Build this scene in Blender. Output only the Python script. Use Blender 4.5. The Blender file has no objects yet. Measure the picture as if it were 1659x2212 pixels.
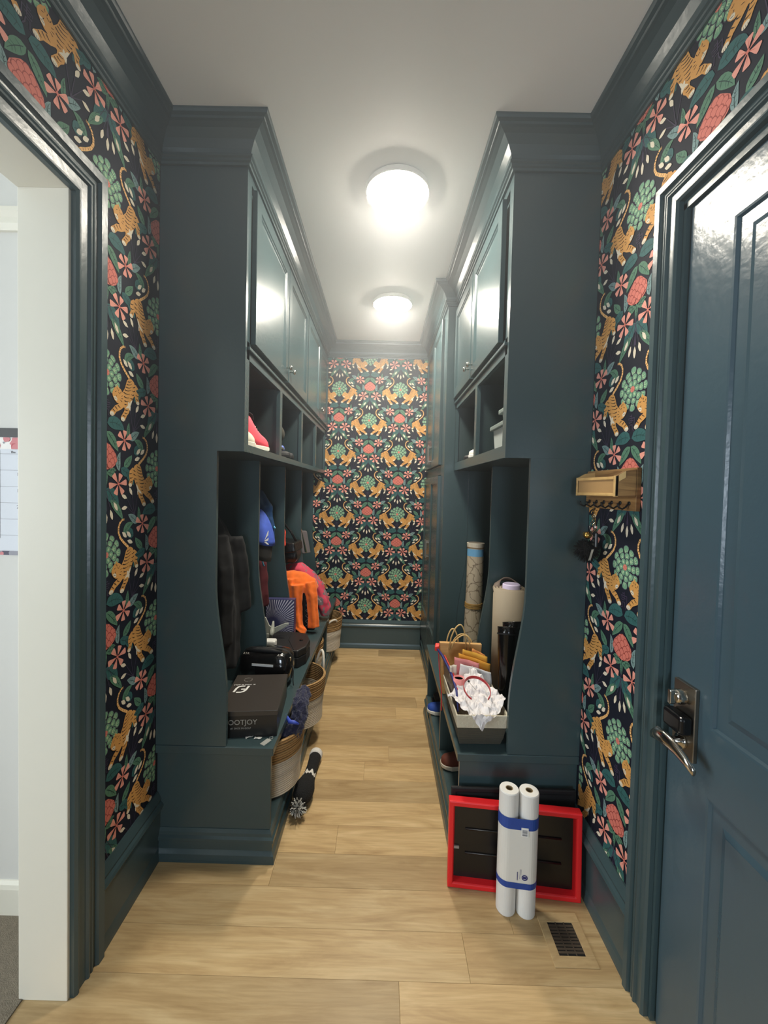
import bpy, math, random
from math import sin, cos, pi, radians as R, sqrt, atan2
from mathutils import Vector, Matrix, noise
random.seed(7)
S = bpy.context.scene
COL = S.collection
# ------------------------------------------------------------------ camera
F, PIT, YAW, ROL, CX, CY, CH = 870.24, -.0289, -.0057, .0243, -9.37, -24.05, 1.61
def camera():
    cy_, sy_, cp, sp, cr, sr = cos(YAW), sin(YAW), cos(PIT), sin(PIT), cos(ROL), sin(ROL)
    x1 = Vector((cy_, -sy_, 0)); y1 = Vector((sy_, cy_, 0)); z1 = Vector((0, 0, 1))
    fwd = y1*cp + z1*sp; up0 = -y1*sp + z1*cp
    right = x1*cr + up0*sr; up = -x1*sr + up0*cr
    cd = bpy.data.cameras.new('camera'); co = bpy.data.objects.new('camera', cd); COL.objects.link(co)
    co.matrix_world = Matrix(((right.x, up.x, -fwd.x, 0), (right.y, up.y, -fwd.y, 0), (right.z, up.z, -fwd.z, CH), (0, 0, 0, 1)))
    cd.sensor_fit = 'VERTICAL'; cd.sensor_height = 36; cd.lens = F/2212*36
    cd.shift_x = -CX/2212; cd.shift_y = CY/2212
    cd.clip_start = .02
    S.camera = co
camera()
# ------------------------------------------------------------------ world and exposure
w = bpy.data.worlds.new('world'); S.world = w; w.use_nodes = True
w.node_tree.nodes['Background'].inputs[0].default_value = (.62, .78, 1, 1)
w.node_tree.nodes['Background'].inputs[1].default_value = 1.0
S.view_settings.view_transform = 'Standard'; S.view_settings.look = 'None'
S.view_settings.exposure = 0.42
S.cycles.volume_step_rate = 3.0; S.cycles.volume_max_steps = 64; S.view_settings.gamma = 1.0
LAMP_WATT = 133.0      # emission of the ceiling diffusers
DAY_WATT = 95.0       # daylight through the side room's window
def area(name, loc, rot, sx, sy, watt, colr):
    l = bpy.data.lights.new(name, 'AREA'); l.shape = 'RECTANGLE'; l.size = sx; l.size_y = sy
    l.energy = watt; l.color = colr
    o = bpy.data.objects.new(name, l); COL.objects.link(o); o.location = loc; o.rotation_euler = rot
    return o
area('window_daylight', (-4.15, -.2, 1.6), (0, R(-90), 0), 1.6, 1.8, DAY_WATT, (.90, .96, 1))
area('rear_fill', (0, -2.62, 1.6), (R(90), 0, 0), .7, 1.3, 32.0, (.78, .89, 1))  # added fill behind the camera, lifts the ceiling and casing

# ------------------------------------------------------------------ helpers
def lin(c):
    return tuple(((v/255/12.92) if v/255 <= .04045 else ((v/255+.055)/1.055)**2.4) for v in c)
MATS = {}
def mat(name, rgb, rough=.5, metal=0, spec=.5, emis=0, bump=0, bscale=80, var=0, vscale=6, coat=0, sheen=0, alpha=1, trans=0):
    if name in MATS: return MATS[name]
    m = bpy.data.materials.new(name); m.use_nodes = True; nt = m.node_tree; b = nt.nodes['Principled BSDF']
    c = lin(rgb)
    b.inputs['Base Color'].default_value = (*c, 1); b.inputs['Roughness'].default_value = rough
    b.inputs['Metallic'].default_value = metal; b.inputs['Specular IOR Level'].default_value = spec
    if coat: b.inputs['Coat Weight'].default_value = coat; b.inputs['Coat Roughness'].default_value = .12
    if sheen: b.inputs['Sheen Weight'].default_value = sheen
    if trans: b.inputs['Transmission Weight'].default_value = trans
    if alpha < 1: b.inputs['Alpha'].default_value = alpha
    if emis:
        b.inputs['Emission Color'].default_value = (*c, 1); b.inputs['Emission Strength'].default_value = emis
    if var or bump:
        tc = nt.nodes.new('ShaderNodeTexCoord')
    if var:
        n = nt.nodes.new('ShaderNodeTexNoise'); n.inputs['Scale'].default_value = vscale; n.inputs['Detail'].default_value = 5
        nt.links.new(tc.outputs['Object'], n.inputs['Vector'])
        r = nt.nodes.new('ShaderNodeValToRGB')
        r.color_ramp.elements[0].position = .3; r.color_ramp.elements[1].position = .7
        r.color_ramp.elements[0].color = (*[v*(1-var) for v in c], 1); r.color_ramp.elements[1].color = (*[min(1, v*(1+var)) for v in c], 1)
        nt.links.new(n.outputs['Fac'], r.inputs[0]); nt.links.new(r.outputs[0], b.inputs['Base Color'])
    if bump:
        n2 = nt.nodes.new('ShaderNodeTexNoise'); n2.inputs['Scale'].default_value = bscale; n2.inputs['Detail'].default_value = 3
        bp = nt.nodes.new('ShaderNodeBump'); bp.inputs['Strength'].default_value = bump; bp.inputs['Distance'].default_value = .01
        nt.links.new(tc.outputs['Object'], n2.inputs['Vector']); nt.links.new(n2.outputs['Fac'], bp.inputs['Height'])
        nt.links.new(bp.outputs[0], b.inputs['Normal'])
    MATS[name] = m
    return m

def root_loc(p):
    v = Vector((0, 0, 0))
    while p is not None: v += p.location; p = p.parent
    return v
def tag(o, label=None, cat=None, group=None, kind=None):
    if label: o['label'] = label
    if cat: o['category'] = cat
    if group: o['group'] = group
    if kind: o['kind'] = kind
    return o
def thing(name, label, cat, loc=(0, 0, 0), rz=0, group=None, rot=None):
    o = bpy.data.objects.new(name, None); COL.objects.link(o); o.location = loc
    o.rotation_euler = rot if rot else (0, 0, rz); o.empty_display_size = .05
    return tag(o, label, cat, group)
class MB:
    def __init__(s): s.v = []; s.f = []; s.m = []
    def add(s, vs, fs, mi=0):
        n = len(s.v); s.v += [tuple(p) for p in vs]; s.f += [tuple(i+n for i in f) for f in fs]; s.m += [mi]*len(fs); return s
    def box(s, x0, x1, y0, y1, z0, z1, mi=0):
        v = [(x0,y0,z0),(x1,y0,z0),(x1,y1,z0),(x0,y1,z0),(x0,y0,z1),(x1,y0,z1),(x1,y1,z1),(x0,y1,z1)]
        return s.add(v, [(3,2,1,0),(4,5,6,7),(0,1,5,4),(1,2,6,5),(2,3,7,6),(3,0,4,7)], mi)
    def prism(s, poly, fn, a, b, mi=0):
        n = len(poly); vs = [fn(p[0], p[1], a) for p in poly]+[fn(p[0], p[1], b) for p in poly]
        fs = [tuple(range(n))[::-1], tuple(range(n, 2*n))]+[(i, (i+1) % n, n+(i+1) % n, n+i) for i in range(n)]
        return s.add(vs, fs, mi)
    def loft(s, rings, cap0=True, cap1=True, close=True, mi=0):
        n = len(rings[0]); vs = [p for r in rings for p in r]; fs = []
        for k in range(len(rings)-1):
            for i in range(n if close else n-1):
                j = (i+1) % n; fs.append((k*n+i, k*n+j, (k+1)*n+j, (k+1)*n+i))
        if cap0: fs.append(tuple(range(n))[::-1])
        if cap1: fs.append(tuple((len(rings)-1)*n+i for i in range(n)))
        return s.add(vs, fs, mi)
    def lathe(s, prof, c=(0, 0, 0), seg=24, axis='z', mi=0, cap=True):
        rings = []
        for r, h in prof:
            ring = []
            for i in range(seg):
                a = 2*pi*i/seg; x, y = r*cos(a), r*sin(a)
                p = {'z': (x, y, h), 'x': (h, x, y), 'y': (y, h, x)}[axis]
                ring.append((c[0]+p[0], c[1]+p[1], c[2]+p[2]))
            rings.append(ring)
        return s.loft(rings, cap, cap, True, mi)
    def tube(s, pts, r, seg=8, mi=0, closed=False):
        pts = [Vector(p) for p in pts]; n = len(pts); rings = []
        up = Vector((.13, .27, .95)).normalized()
        for i, p in enumerate(pts):
            if closed: d = pts[(i+1) % n]-pts[i-1]
            else: d = pts[min(i+1, n-1)]-pts[max(i-1, 0)]
            d.normalize(); a = up-d*up.dot(d)
            if a.length < .05: a = Vector((1, 0, 0))-d*d.x
            a.normalize(); b = d.cross(a); up = a
            rr = r[i] if isinstance(r, (list, tuple)) else r
            rings.append([tuple(p+a*cos(2*pi*k/seg)*rr+b*sin(2*pi*k/seg)*rr) for k in range(seg)])
        if closed: rings.append(rings[0]); return s.loft(rings, False, False, True, mi)
        return s.loft(rings, True, True, True, mi)
    def ball(s, c, r, seg=16, rings=10, sx=1, sy=1, sz=1, mi=0):
        pr = [(max(1e-4, sin(pi*k/rings)), -cos(pi*k/rings)) for k in range(rings+1)]
        rr = [[(c[0]+q*cos(2*pi*i/seg)*r*sx, c[1]+q*sin(2*pi*i/seg)*r*sy, c[2]+h*r*sz) for i in range(seg)] for q, h in pr]
        return s.loft(rr, True, True, True, mi)
    def sweep(s, prof, path, fn, side=1, closed=False, mi=0, caps=True):
        """prof: closed list of (offset, d); path: 2-D points; offset goes to the right of travel times side; mitred."""
        n = len(path); rings = []
        P = [Vector((p[0], p[1])) for p in path]
        for i in range(n):
            def dr(a, b): return (P[b]-P[a]).normalized()
            d0 = dr(i-1, i) if (i > 0 or closed) else dr(i, i+1)
            d1 = dr(i, (i+1) % n) if (i < n-1 or closed) else d0
            n0 = Vector((d0.y, -d0.x)); n1 = Vector((d1.y, -d1.x)); m = (n0+n1)
            m = m/max(1e-6, (1+n0.dot(n1)))
            rings.append([fn(P[i].x+m.x*o*side, P[i].y+m.y*o*side, d) for o, d in prof])
        if closed: rings.append(rings[0])
        return s.loft(rings, caps and not closed, caps and not closed, True, mi)
    def xf(s, M):
        s.v = [tuple(M @ Vector(p)) for p in s.v]; return s
def put(name, mb, mats, parent=None, bev=0, smooth=False, seg=2, world=True, label=None, solid=0, sub=0, auto=None):
    me = bpy.data.meshes.new(name)
    off = root_loc(parent) if (parent and world) else Vector((0, 0, 0))
    me.from_pydata([(p[0]-off.x, p[1]-off.y, p[2]-off.z) for p in mb.v], [], mb.f)
    if not isinstance(mats, (list, tuple)): mats = [mats]
    for m in mats: me.materials.append(m)
    me.polygons.foreach_set('material_index', mb.m)
    if smooth: me.polygons.foreach_set('use_smooth', [True]*len(me.polygons))
    me.update()
    import bmesh
    if len(mb.f) < 60000:
        bm = bmesh.new(); bm.from_mesh(me); bmesh.ops.recalc_face_normals(bm, faces=bm.faces); bm.to_mesh(me); bm.free()
    o = bpy.data.objects.new(name, me); COL.objects.link(o)
    if parent: o.parent = parent
    if solid:
        q = o.modifiers.new('s', 'SOLIDIFY'); q.thickness = solid; q.offset = 0
    if bev:
        q = o.modifiers.new('b', 'BEVEL'); q.width = bev; q.segments = seg; q.limit_method = 'ANGLE'; q.angle_limit = R(35)
    if sub:
        q = o.modifiers.new('u', 'SUBSURF'); q.levels = sub; q.render_levels = sub
    if auto:
        me.shade_auto_smooth(use_auto_smooth=True, angle=auto) if hasattr(me, 'shade_auto_smooth') else None
    if label: o['label'] = label
    return o
def struct(name, mb, mats, label=None, **k):
    o = put(name, mb, mats, None, **k); o['kind'] = 'structure'
    if label: o['label'] = label
    return o
def text_mesh(txt, size, M, m, name='lettering', parent=None, ext=.0004, shear=0, align='CENTER', world=False):
    c = bpy.data.curves.new('t', 'FONT'); c.body = txt; c.size = size; c.extrude = ext; c.align_x = align; c.align_y = 'CENTER'; c.shear = shear
    c.resolution_u = 3
    o = bpy.data.objects.new('t', c); COL.objects.link(o); bpy.context.view_layer.update()
    me = bpy.data.meshes.new_from_object(o.evaluated_get(bpy.context.evaluated_depsgraph_get()))
    bpy.data.objects.remove(o); me.transform(M); me.materials.clear(); me.materials.append(m)
    q = bpy.data.objects.new(name, me); COL.objects.link(q)
    if parent:
        q.parent = parent
        if world: q.location = -root_loc(parent)
    return q
def poly_mb(polys):
    mb = MB()
    for p in polys: mb.add(p, [tuple(range(len(p)))])
    return mb
def rot_box(mb, c, sx, sy, sz, rz, z0=None):
    b = MB().box(-sx/2, sx/2, -sy/2, sy/2, 0, sz); b.xf(Matrix.Translation(c) @ Matrix.Rotation(rz, 4, 'Z')); mb.add(b.v, b.f); return mb

# ------------------------------------------------------------------ materials
PAINT = mat('teal_paint', (61, 79, 82), rough=.27, spec=.5, bump=.05, bscale=55)
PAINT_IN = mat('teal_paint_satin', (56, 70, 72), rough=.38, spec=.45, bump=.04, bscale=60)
DOORPAINT = mat('teal_door_paint', (64, 84, 94), rough=.24, spec=.5, bump=.12, bscale=30)
CEILM = mat('ceiling_paint', (244, 243, 239), rough=.55)
WHITE = mat('white_trim_paint', (226, 222, 208), rough=.32)
ROOMW = mat('side_room_wall', (210, 209, 204), rough=.7)
PAPER = mat('wallpaper_ground', (20, 24, 38), rough=.7, spec=.25)
CHROME = mat('polished_nickel', (205, 200, 190), rough=.15, metal=1)
STEEL = mat('brushed_nickel', (150, 143, 132), rough=.34, metal=1)
BLACKP = mat('black_plastic', (14, 14, 16), rough=.22)
BLACKM = mat('black_matte', (16, 16, 18), rough=.7)
RAW = mat('raw_edge', (168, 152, 130), rough=.7)

H = 3.044; WL = -.937; WR = .860; YB = 4.042; YF = -2.5
def wood_floor():
    m = bpy.data.materials.new('oak_plank'); m.use_nodes = True; nt = m.node_tree; b = nt.nodes['Principled BSDF']; N = nt.nodes.new; L = nt.links.new
    tc = N('ShaderNodeTexCoord'); oi = N('ShaderNodeObjectInfo')
    mul = N('ShaderNodeMath'); mul.operation = 'MULTIPLY'; mul.inputs[1].default_value = 37
    L(oi.outputs['Random'], mul.inputs[0])
    cmb = N('ShaderNodeCombineXYZ'); L(mul.outputs[0], cmb.inputs[0]); L(mul.outputs[0], cmb.inputs[1])
    ad = N('ShaderNodeVectorMath'); ad.operation = 'ADD'; L(tc.outputs['Object'], ad.inputs[0]); L(cmb.outputs[0], ad.inputs[1])
    mp = N('ShaderNodeMapping'); mp.inputs['Scale'].default_value = (1.3, 9, 1); L(ad.outputs[0], mp.inputs['Vector'])
    n = N('ShaderNodeTexNoise'); n.inputs['Scale'].default_value = 1.6; n.inputs['Detail'].default_value = 8; n.inputs['Roughness'].default_value = .62; n.inputs['Distortion'].default_value = 1.1
    L(mp.outputs[0], n.inputs['Vector'])
    mp2 = N('ShaderNodeMapping'); mp2.inputs['Scale'].default_value = (6, 120, 1); L(ad.outputs[0], mp2.inputs['Vector'])
    n2 = N('ShaderNodeTexNoise'); n2.inputs['Scale'].default_value = 1; n2.inputs['Detail'].default_value = 4; L(mp2.outputs[0], n2.inputs['Vector'])
    r = N('ShaderNodeValToRGB'); e = r.color_ramp.elements
    e[0].position = .28; e[0].color = (*lin((172, 142, 100)), 1); e[1].position = .72; e[1].color = (*lin((212, 186, 142)), 1)
    k = e.new(.5); k.color = (*lin((195, 166, 121)), 1)
    L(n.outputs['Fac'], r.inputs[0])
    mx = N('ShaderNodeMix'); mx.data_type = 'RGBA'; mx.blend_type = 'MULTIPLY'; mx.inputs[0].default_value = .35
    r2 = N('ShaderNodeValToRGB'); r2.color_ramp.elements[0].position = .35; r2.color_ramp.elements[0].color = (.62, .58, .52, 1); r2.color_ramp.elements[1].position = .6; r2.color_ramp.elements[1].color = (1, 1, 1, 1)
    L(n2.outputs['Fac'], r2.inputs[0]); L(r.outputs[0], mx.inputs[6]); L(r2.outputs[0], mx.inputs[7])
    hv = N('ShaderNodeHueSaturation'); L(mx.outputs[2], hv.inputs['Color'])
    mr = N('ShaderNodeMapRange'); mr.inputs[3].default_value = .76; mr.inputs[4].default_value = 1.16; L(oi.outputs['Random'], mr.inputs[0]); L(mr.outputs[0], hv.inputs['Value'])
    hv.inputs['Saturation'].default_value = 1.02
    L(hv.outputs[0], b.inputs['Base Color']); b.inputs['Roughness'].default_value = .42; b.inputs['Specular IOR Level'].default_value = .35
    bp = N('ShaderNodeBump'); bp.inputs['Strength'].default_value = .08; bp.inputs['Distance'].default_value = .002; L(n2.outputs['Fac'], bp.inputs['Height']); L(bp.outputs[0], b.inputs['Normal'])
    return m
OAK = wood_floor()
def grain(name, c0, c1, sc=(40, 4, 40)):
    m = bpy.data.materials.new(name); m.use_nodes = True; nt = m.node_tree; b = nt.nodes['Principled BSDF']; N = nt.nodes.new; L = nt.links.new
    tc = N('ShaderNodeTexCoord'); mp = N('ShaderNodeMapping'); mp.inputs['Scale'].default_value = sc; L(tc.outputs['Object'], mp.inputs[0])
    n = N('ShaderNodeTexNoise'); n.inputs['Scale'].default_value = 1.5; n.inputs['Detail'].default_value = 6; n.inputs['Distortion'].default_value = .8; L(mp.outputs[0], n.inputs['Vector'])
    r = N('ShaderNodeValToRGB'); r.color_ramp.elements[0].position = .35; r.color_ramp.elements[1].position = .65
    r.color_ramp.elements[0].color = (*lin(c0), 1); r.color_ramp.elements[1].color = (*lin(c1), 1)
    L(n.outputs['Fac'], r.inputs[0]); L(r.outputs[0], b.inputs['Base Color']); b.inputs['Roughness'].default_value = .5
    return m
def rings_mat(name, c0, c1, scale, axis='z', rough=.8, bump=.5):
    m = bpy.data.materials.new(name); m.use_nodes = True; nt = m.node_tree; b = nt.nodes['Principled BSDF']; N = nt.nodes.new; L = nt.links.new
    tc = N('ShaderNodeTexCoord'); wv = N('ShaderNodeTexWave'); wv.bands_direction = axis.upper(); wv.inputs['Scale'].default_value = scale; wv.inputs['Distortion'].default_value = .6; wv.inputs['Detail'].default_value = 2; wv.inputs['Detail Scale'].default_value = 6
    L(tc.outputs['Object'], wv.inputs['Vector'])
    r = N('ShaderNodeValToRGB'); r.color_ramp.elements[0].color = (*lin(c0), 1); r.color_ramp.elements[1].color = (*lin(c1), 1); r.color_ramp.elements[1].position = .5
    L(wv.outputs['Fac'], r.inputs[0]); L(r.outputs[0], b.inputs['Base Color']); b.inputs['Roughness'].default_value = rough
    bp = N('ShaderNodeBump'); bp.inputs['Strength'].default_value = bump; bp.inputs['Distance'].default_value = .004; L(wv.outputs['Fac'], bp.inputs['Height']); L(bp.outputs[0], b.inputs['Normal'])
    return m

# ------------------------------------------------------------------ room shell
OY0, OY1, OZ = .18, 1.197, 2.467       # opening in the left wall
mb = MB().box(WL-.14, WL, OY1+.012, YB+.15, 0, H).box(WL-.14, WL, YF, OY0-.012, 0, H).box(WL-.14, WL, OY0-.012, OY1+.012, OZ+.012, H)
wall_l = struct('wall_left', mb, [PAPER])
DY0, DY1, DZ = .27, 1.187, 2.44         # door in the right wall
mb = MB().box(WR, WR+.14, DY1+.02, YB+.15, 0, H).box(WR, WR+.14, YF, DY0-.02, 0, H).box(WR, WR+.14, DY0-.02, DY1+.02, DZ+.03, H)
wall_r = struct('wall_right', mb, [PAPER])
wall_b = struct('wall_back', MB().box(WL-.14, WR+.14, YB, YB+.14, 0, H), [PAPER])
# the wall behind the photographer, with an added window opening for the rear fill light
mb = MB().box(-.937, -.4, YF-.14, YF, 0, H).box(.4, .86, YF-.14, YF, 0, H).box(-.4, .4, YF-.14, YF, 2.3, H).box(-.4, .4, YF-.14, YF, 0, .9)
struct('wall_front', mb, [PAINT])
GLASS = bpy.data.materials.new('window_glass'); GLASS.use_nodes = True
g = GLASS.node_tree; b = g.nodes['Principled BSDF']; b.inputs['Transmission Weight'].default_value = 1; b.inputs['Roughness'].default_value = 0; b.inputs['IOR'].default_value = 1.1
struct('added_window', MB().box(-.4, -.36, YF-.10, YF-.04, .9, 2.3).box(.36, .4, YF-.10, YF-.04, .9, 2.3).box(-.36, .36, YF-.10, YF-.04, .9, .94).box(-.36, .36, YF-.10, YF-.04, 2.26, 2.3).box(-.36, .36, YF-.09, YF-.05, 1.58, 1.62), [WHITE], bev=.004)
struct('ceiling', MB().box(WL-.14, WR+.14, YF-.14, YB+.14, H, H+.1), [CEILM])
# side room seen through the cased opening
SX0 = -4.0; SYB = 1.45; SYF = -2.2; SXR = WL-.14
mb = MB().box(SX0, SXR, SYB, SYB+.12, 0, H); struct('wall_side_far', mb, [ROOMW])
struct('wall_side_near', MB().box(SX0, SXR, SYF-.12, SYF, 0, H), [ROOMW])
struct('wall_side_right', MB().box(SXR-.012, SXR, OY1+.012, SYB, 0, H).box(SXR-.012, SXR, SYF, OY0-.012, 0, H).box(SXR-.012, SXR, OY0-.012, OY1+.012, OZ+.012, H), [ROOMW])
mb = MB().box(SX0-.12, SX0, SYF-.12, -1.1, 0, H).box(SX0-.12, SX0, .7, SYB+.12, 0, H).box(SX0-.12, SX0, -1.1, .7, 2.4, H).box(SX0-.12, SX0, -1.1, .7, 0, .8)
struct('wall_side_left', mb, [ROOMW])
mb = MB()
for a, b_ in ((-1.1, -1.05), (-.23, -.17), (.65, .7)): mb.box(SX0-.09, SX0-.03, a, b_, .8, 2.4)
for a, b_ in ((.8, .85), (2.35, 2.4), (1.58, 1.62)): mb.box(SX0-.085, SX0-.035, -1.1, .7, a, b_)
struct('window_2', mb, [WHITE], bev=.004)
struct('ceiling_side_room', MB().box(SX0-.12, SXR, SYF-.12, SYB+.12, H, H+.1), [mat('side_ceiling', (222, 228, 226), rough=.8)])
mb = MB().sweep([(0, 0), (.016, 0), (.016, .10), (.012, .115), (.004, .125), (0, .125)], [(SX0, SYB), (SXR, SYB)], lambda x, y, d: (x, y, d))
struct('baseboard_side_room', mb, [WHITE])
mb = MB().sweep([(0, 2.49), (.012, 2.49), (.022, 2.51), (.022, 2.53), (.034, 2.545), (.034, 2.56), (0, 2.56)], [(SX0, SYB), (SXR, SYB)], lambda x, y, d: (x, y, d))
struct('trim_4', mb, [WHITE])

# floor: boards run across the passage
floor = struct('floor', MB().box(WL-.14, WR+.14, YF-.14, YB+.14, -.08, -.0045), [mat('subfloor', (90, 70, 48), rough=.8)])
PW = .151; rnd = random.Random(3)
joints = {12: [-.064], 8: [-.42, .35], 9: [-.17], 10: [.60, -.55], 11: [-.72], 7: [.52]}
def plank(x0, x1, y0, y1, par):
    d = .0003; c = .0007
    mb = MB()
    v = [(x0+d, y0+d, -.004), (x1-d, y0+d, -.004), (x1-d, y1-d, -.004), (x0+d, y1-d, -.004),
         (x0+d, y0+d, -c), (x1-d, y0+d, -c), (x1-d, y1-d, -c), (x0+d, y1-d, -c),
         (x0+d+c, y0+d+c, 0), (x1-d-c, y0+d+c, 0), (x1-d-c, y1-d-c, 0), (x0+d+c, y1-d-c, 0)]
    f = [(0, 1, 5, 4), (1, 2, 6, 5), (2, 3, 7, 6), (3, 0, 4, 7), (4, 5, 9, 8), (5, 6, 10, 9), (6, 7, 11, 10), (7, 4, 8, 11), (8, 9, 10, 11), (3, 2, 1, 0)]
    cx, cy = (x0+x1)/2, (y0+y1)/2
    me = bpy.data.meshes.new('plank'); me.from_pydata([(p[0]-cx, p[1]-cy, p[2]) for p in v], [], f); me.materials.append(OAK)
    o = bpy.data.objects.new('plank', me); COL.objects.link(o); o.parent = par; o.location = (cx, cy, 0)
j0 = int(math.floor((YF-1.577)/PW)); j1 = int(math.ceil((YB-1.577)/PW))
for j in range(j0, j1+1):
    y0 = max(YF, 1.577+j*PW); y1 = min(YB, 1.577+(j+1)*PW)
    if y1-y0 < .01: continue
    xs0, xs1 = WL-.14, WR+.02
    idx = j+8
    js = joints.get(idx)
    if js is None:
        js = []; x = xs0+rnd.uniform(.25, 1.6)
        while x < xs1-.15: js.append(x); x += rnd.uniform(1.0, 1.9)
    xs = [xs0]+sorted(js)+[xs1]
    for a, b_ in zip(xs, xs[1:]): plank(a, b_, y0, y1, floor)
struct('floor_side_room', MB().box(SX0-.12, SXR, SYF-.12, SYB+.12, -.08, .004), [mat('taupe_carpet', (122, 112, 96), rough=1, bump=.6, bscale=260, var=.12, vscale=60)])

# baseboards, crown, casings
BASE = [(0, 0), (.024, 0), (.024, .012), (.020, .036), (.016, .05), (.016, .205), (.024, .215), (.030, .228), (.026, .240), (.018, .248), (.020, .258), (.012, .275), (.006, .288), (0, .288)]
pl = lambda x, y, d: (x, y, d)
struct('baseboard_left', MB().sweep(BASE, [(WL, 1.323), (WL, 1.69)], pl, side=1), [PAINT])
struct('baseboard_left_rear', MB().sweep(BASE, [(WL, YF), (WL, OY0-.126)], pl, side=1), [PAINT])
struct('baseboard_right', MB().sweep(BASE, [(WR, 1.69), (WR, 1.29)], pl, side=1), [PAINT])
struct('baseboard_right_rear', MB().sweep(BASE, [(WR, DY0-.1), (WR, YF)], pl, side=1), [PAINT])
struct('baseboard_back', MB().sweep(BASE, [(-.447, YB), (.4165, YB)], pl, side=1), [PAINT])
CROWN = [(0, 2.905), (.010, 2.905), (.012, 2.914), (.019, 2.917), (.019, 2.926), (.026, 2.930), (.026, 2.938), (.020, 2.944), (.024, 2.958), (.040, 2.984), (.064, 3.006), (.082, 3.014), (.092, 3.016), (.094, 3.024), (.106, 3.028), (.110, 3.036), (.110, H), (0, H)]
path = [(WL, YF), (WL, 1.672), (-.578, 1.672), (-.578, YB), (.4365, YB), (.4365, 2.873), (.505, 2.873), (.505, 1.672), (WR, 1.672), (WR, YF)]
struct('trim_1', MB().sweep(CROWN, path, pl, side=1), [PAINT], label='dark teal crown moulding round the ceiling')
# frieze under the crown on the units is part of the cabinets
CAS = [(0, 0), (.0, .014), (.008, .020), (.014, .020), (.016, .014), (.046, .016), (.050, .024), (.056, .024), (.060, .017), (.066, .022), (.072, .022), (.076, .016), (.084, .018), (.088, .030), (.112, .032), (.117, .026), (.117, 0)]
def casing(name, wx, sgn, y0, y1, z1, w=1.0, label=None):
    fn = lambda y, z, d: (wx+sgn*d, y, z)
    prof = [(o*w, d) for o, d in CAS]
    return struct(name, MB().sweep(prof, [(y1, 0), (y1, z1), (y0, z1), (y0, 0)], fn, side=1), [PAINT], label=label)
casing('trim_2', WL, 1, OY0-.009, OY1+.009, OZ, label='stepped dark teal casing round the opening to the white room')
casing('trim_3', WR, -1, DY0-.005, DY1+.018, DZ+.03, w=.72, label='stepped dark teal casing round the panelled door')
# white jamb lining of the opening
mb = MB().box(SXR-.012, WL, OY1, OY1+.012, 0, OZ+.012).box(SXR-.012, WL, OY0-.012, OY0, 0, OZ+.012).box(SXR-.012, WL, OY0, OY1, OZ, OZ+.012)
struct('door_2', mb, [WHITE], label='white painted jamb lining of the open doorway', bev=.002)

# ------------------------------------------------------------------ printed wallpaper
COLS = [(212, 156, 86), (226, 216, 194), (230, 158, 142), (210, 120, 106), (86, 128, 104), (52, 98, 98), (122, 150, 150), (112, 158, 128), (176, 204, 164), (62, 54, 76), (30, 26, 26), (158, 72, 64), (238, 186, 120), (30, 60, 58)]
ORA, CRE, PNK, COR, GRN, TEA, BLU, GFL, LIT, PUR, DRK, COD, YEL, VEI = range(14)
PM = [mat('print_%s' % n, c, rough=.65, spec=.25) for n, c in zip(('ochre', 'cream', 'pink', 'coral', 'leaf_green', 'teal', 'grey_blue', 'flower_green', 'pale_green', 'plum', 'near_black', 'dark_coral', 'tan', 'vein'), COLS)]
PR = []   # (points, colour, layer)
def pg(pts, c, l): PR.append(([tuple(p) for p in pts], c, l))
def line(pts, w0, c, l, w1=None):
    w1 = w0 if w1 is None else w1; n = len(pts); a = []; b = []
    for i, p in enumerate(pts):
        q0 = pts[max(0, i-1)]; q1 = pts[min(n-1, i+1)]; dx, dy = q1[0]-q0[0], q1[1]-q0[1]; L_ = math.hypot(dx, dy) or 1
        ww = (w0+(w1-w0)*i/(n-1))/2; a.append((p[0]-dy/L_*ww, p[1]+dx/L_*ww)); b.append((p[0]+dy/L_*ww, p[1]-dx/L_*ww))
    pg(a+b[::-1], c, l)
def qb(p0, p1, p2, n=6):
    return [((1-t)**2*p0[0]+2*t*(1-t)*p1[0]+t*t*p2[0], (1-t)**2*p0[1]+2*t*(1-t)*p1[1]+t*t*p2[1]) for t in [i/n for i in range(n+1)]]
def leaf(x0, y0, x1, y1, w, bend, c, l=2):
    dx, dy = x1-x0, y1-y0; mx, my = (x0+x1)/2-dy*bend, (y0+y1)/2+dx*bend
    mid = qb((x0, y0), (mx, my), (x1, y1), 8); n = len(mid); A = []; B = []
    for i, p in enumerate(mid):
        q0 = mid[max(0, i-1)]; q1 = mid[min(n-1, i+1)]; ex, ey = q1[0]-q0[0], q1[1]-q0[1]; L_ = math.hypot(ex, ey)
        t = i/(n-1); ww = w*.5*(sin(pi*min(1, t**.75))**.8 if 0 < t < 1 else 0)
        A.append((p[0]-ey/L_*ww, p[1]+ex/L_*ww)); B.append((p[0]+ey/L_*ww, p[1]-ex/L_*ww))
    pg(A+B[1:-1][::-1], c, l)
    line(mid[1:-1], .0022, VEI, l+1, .001)
    for i in (2, 4, 5):
        for sd in (A, B):
            a = mid[i]; b = sd[min(n-1, i+1)]; line([a, (a[0]+(b[0]-a[0])*.75, a[1]+(b[1]-a[1])*.75)], .0014, VEI, l+1, .0008)
def ell(cx, cy, rx, ry, c, l, rot=0, n=12):
    pg([(cx+rx*cos(a)*cos(rot)-ry*sin(a)*sin(rot), cy+rx*cos(a)*sin(rot)+ry*sin(a)*cos(rot)) for a in [2*pi*i/n for i in range(n)]], c, l)
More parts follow.
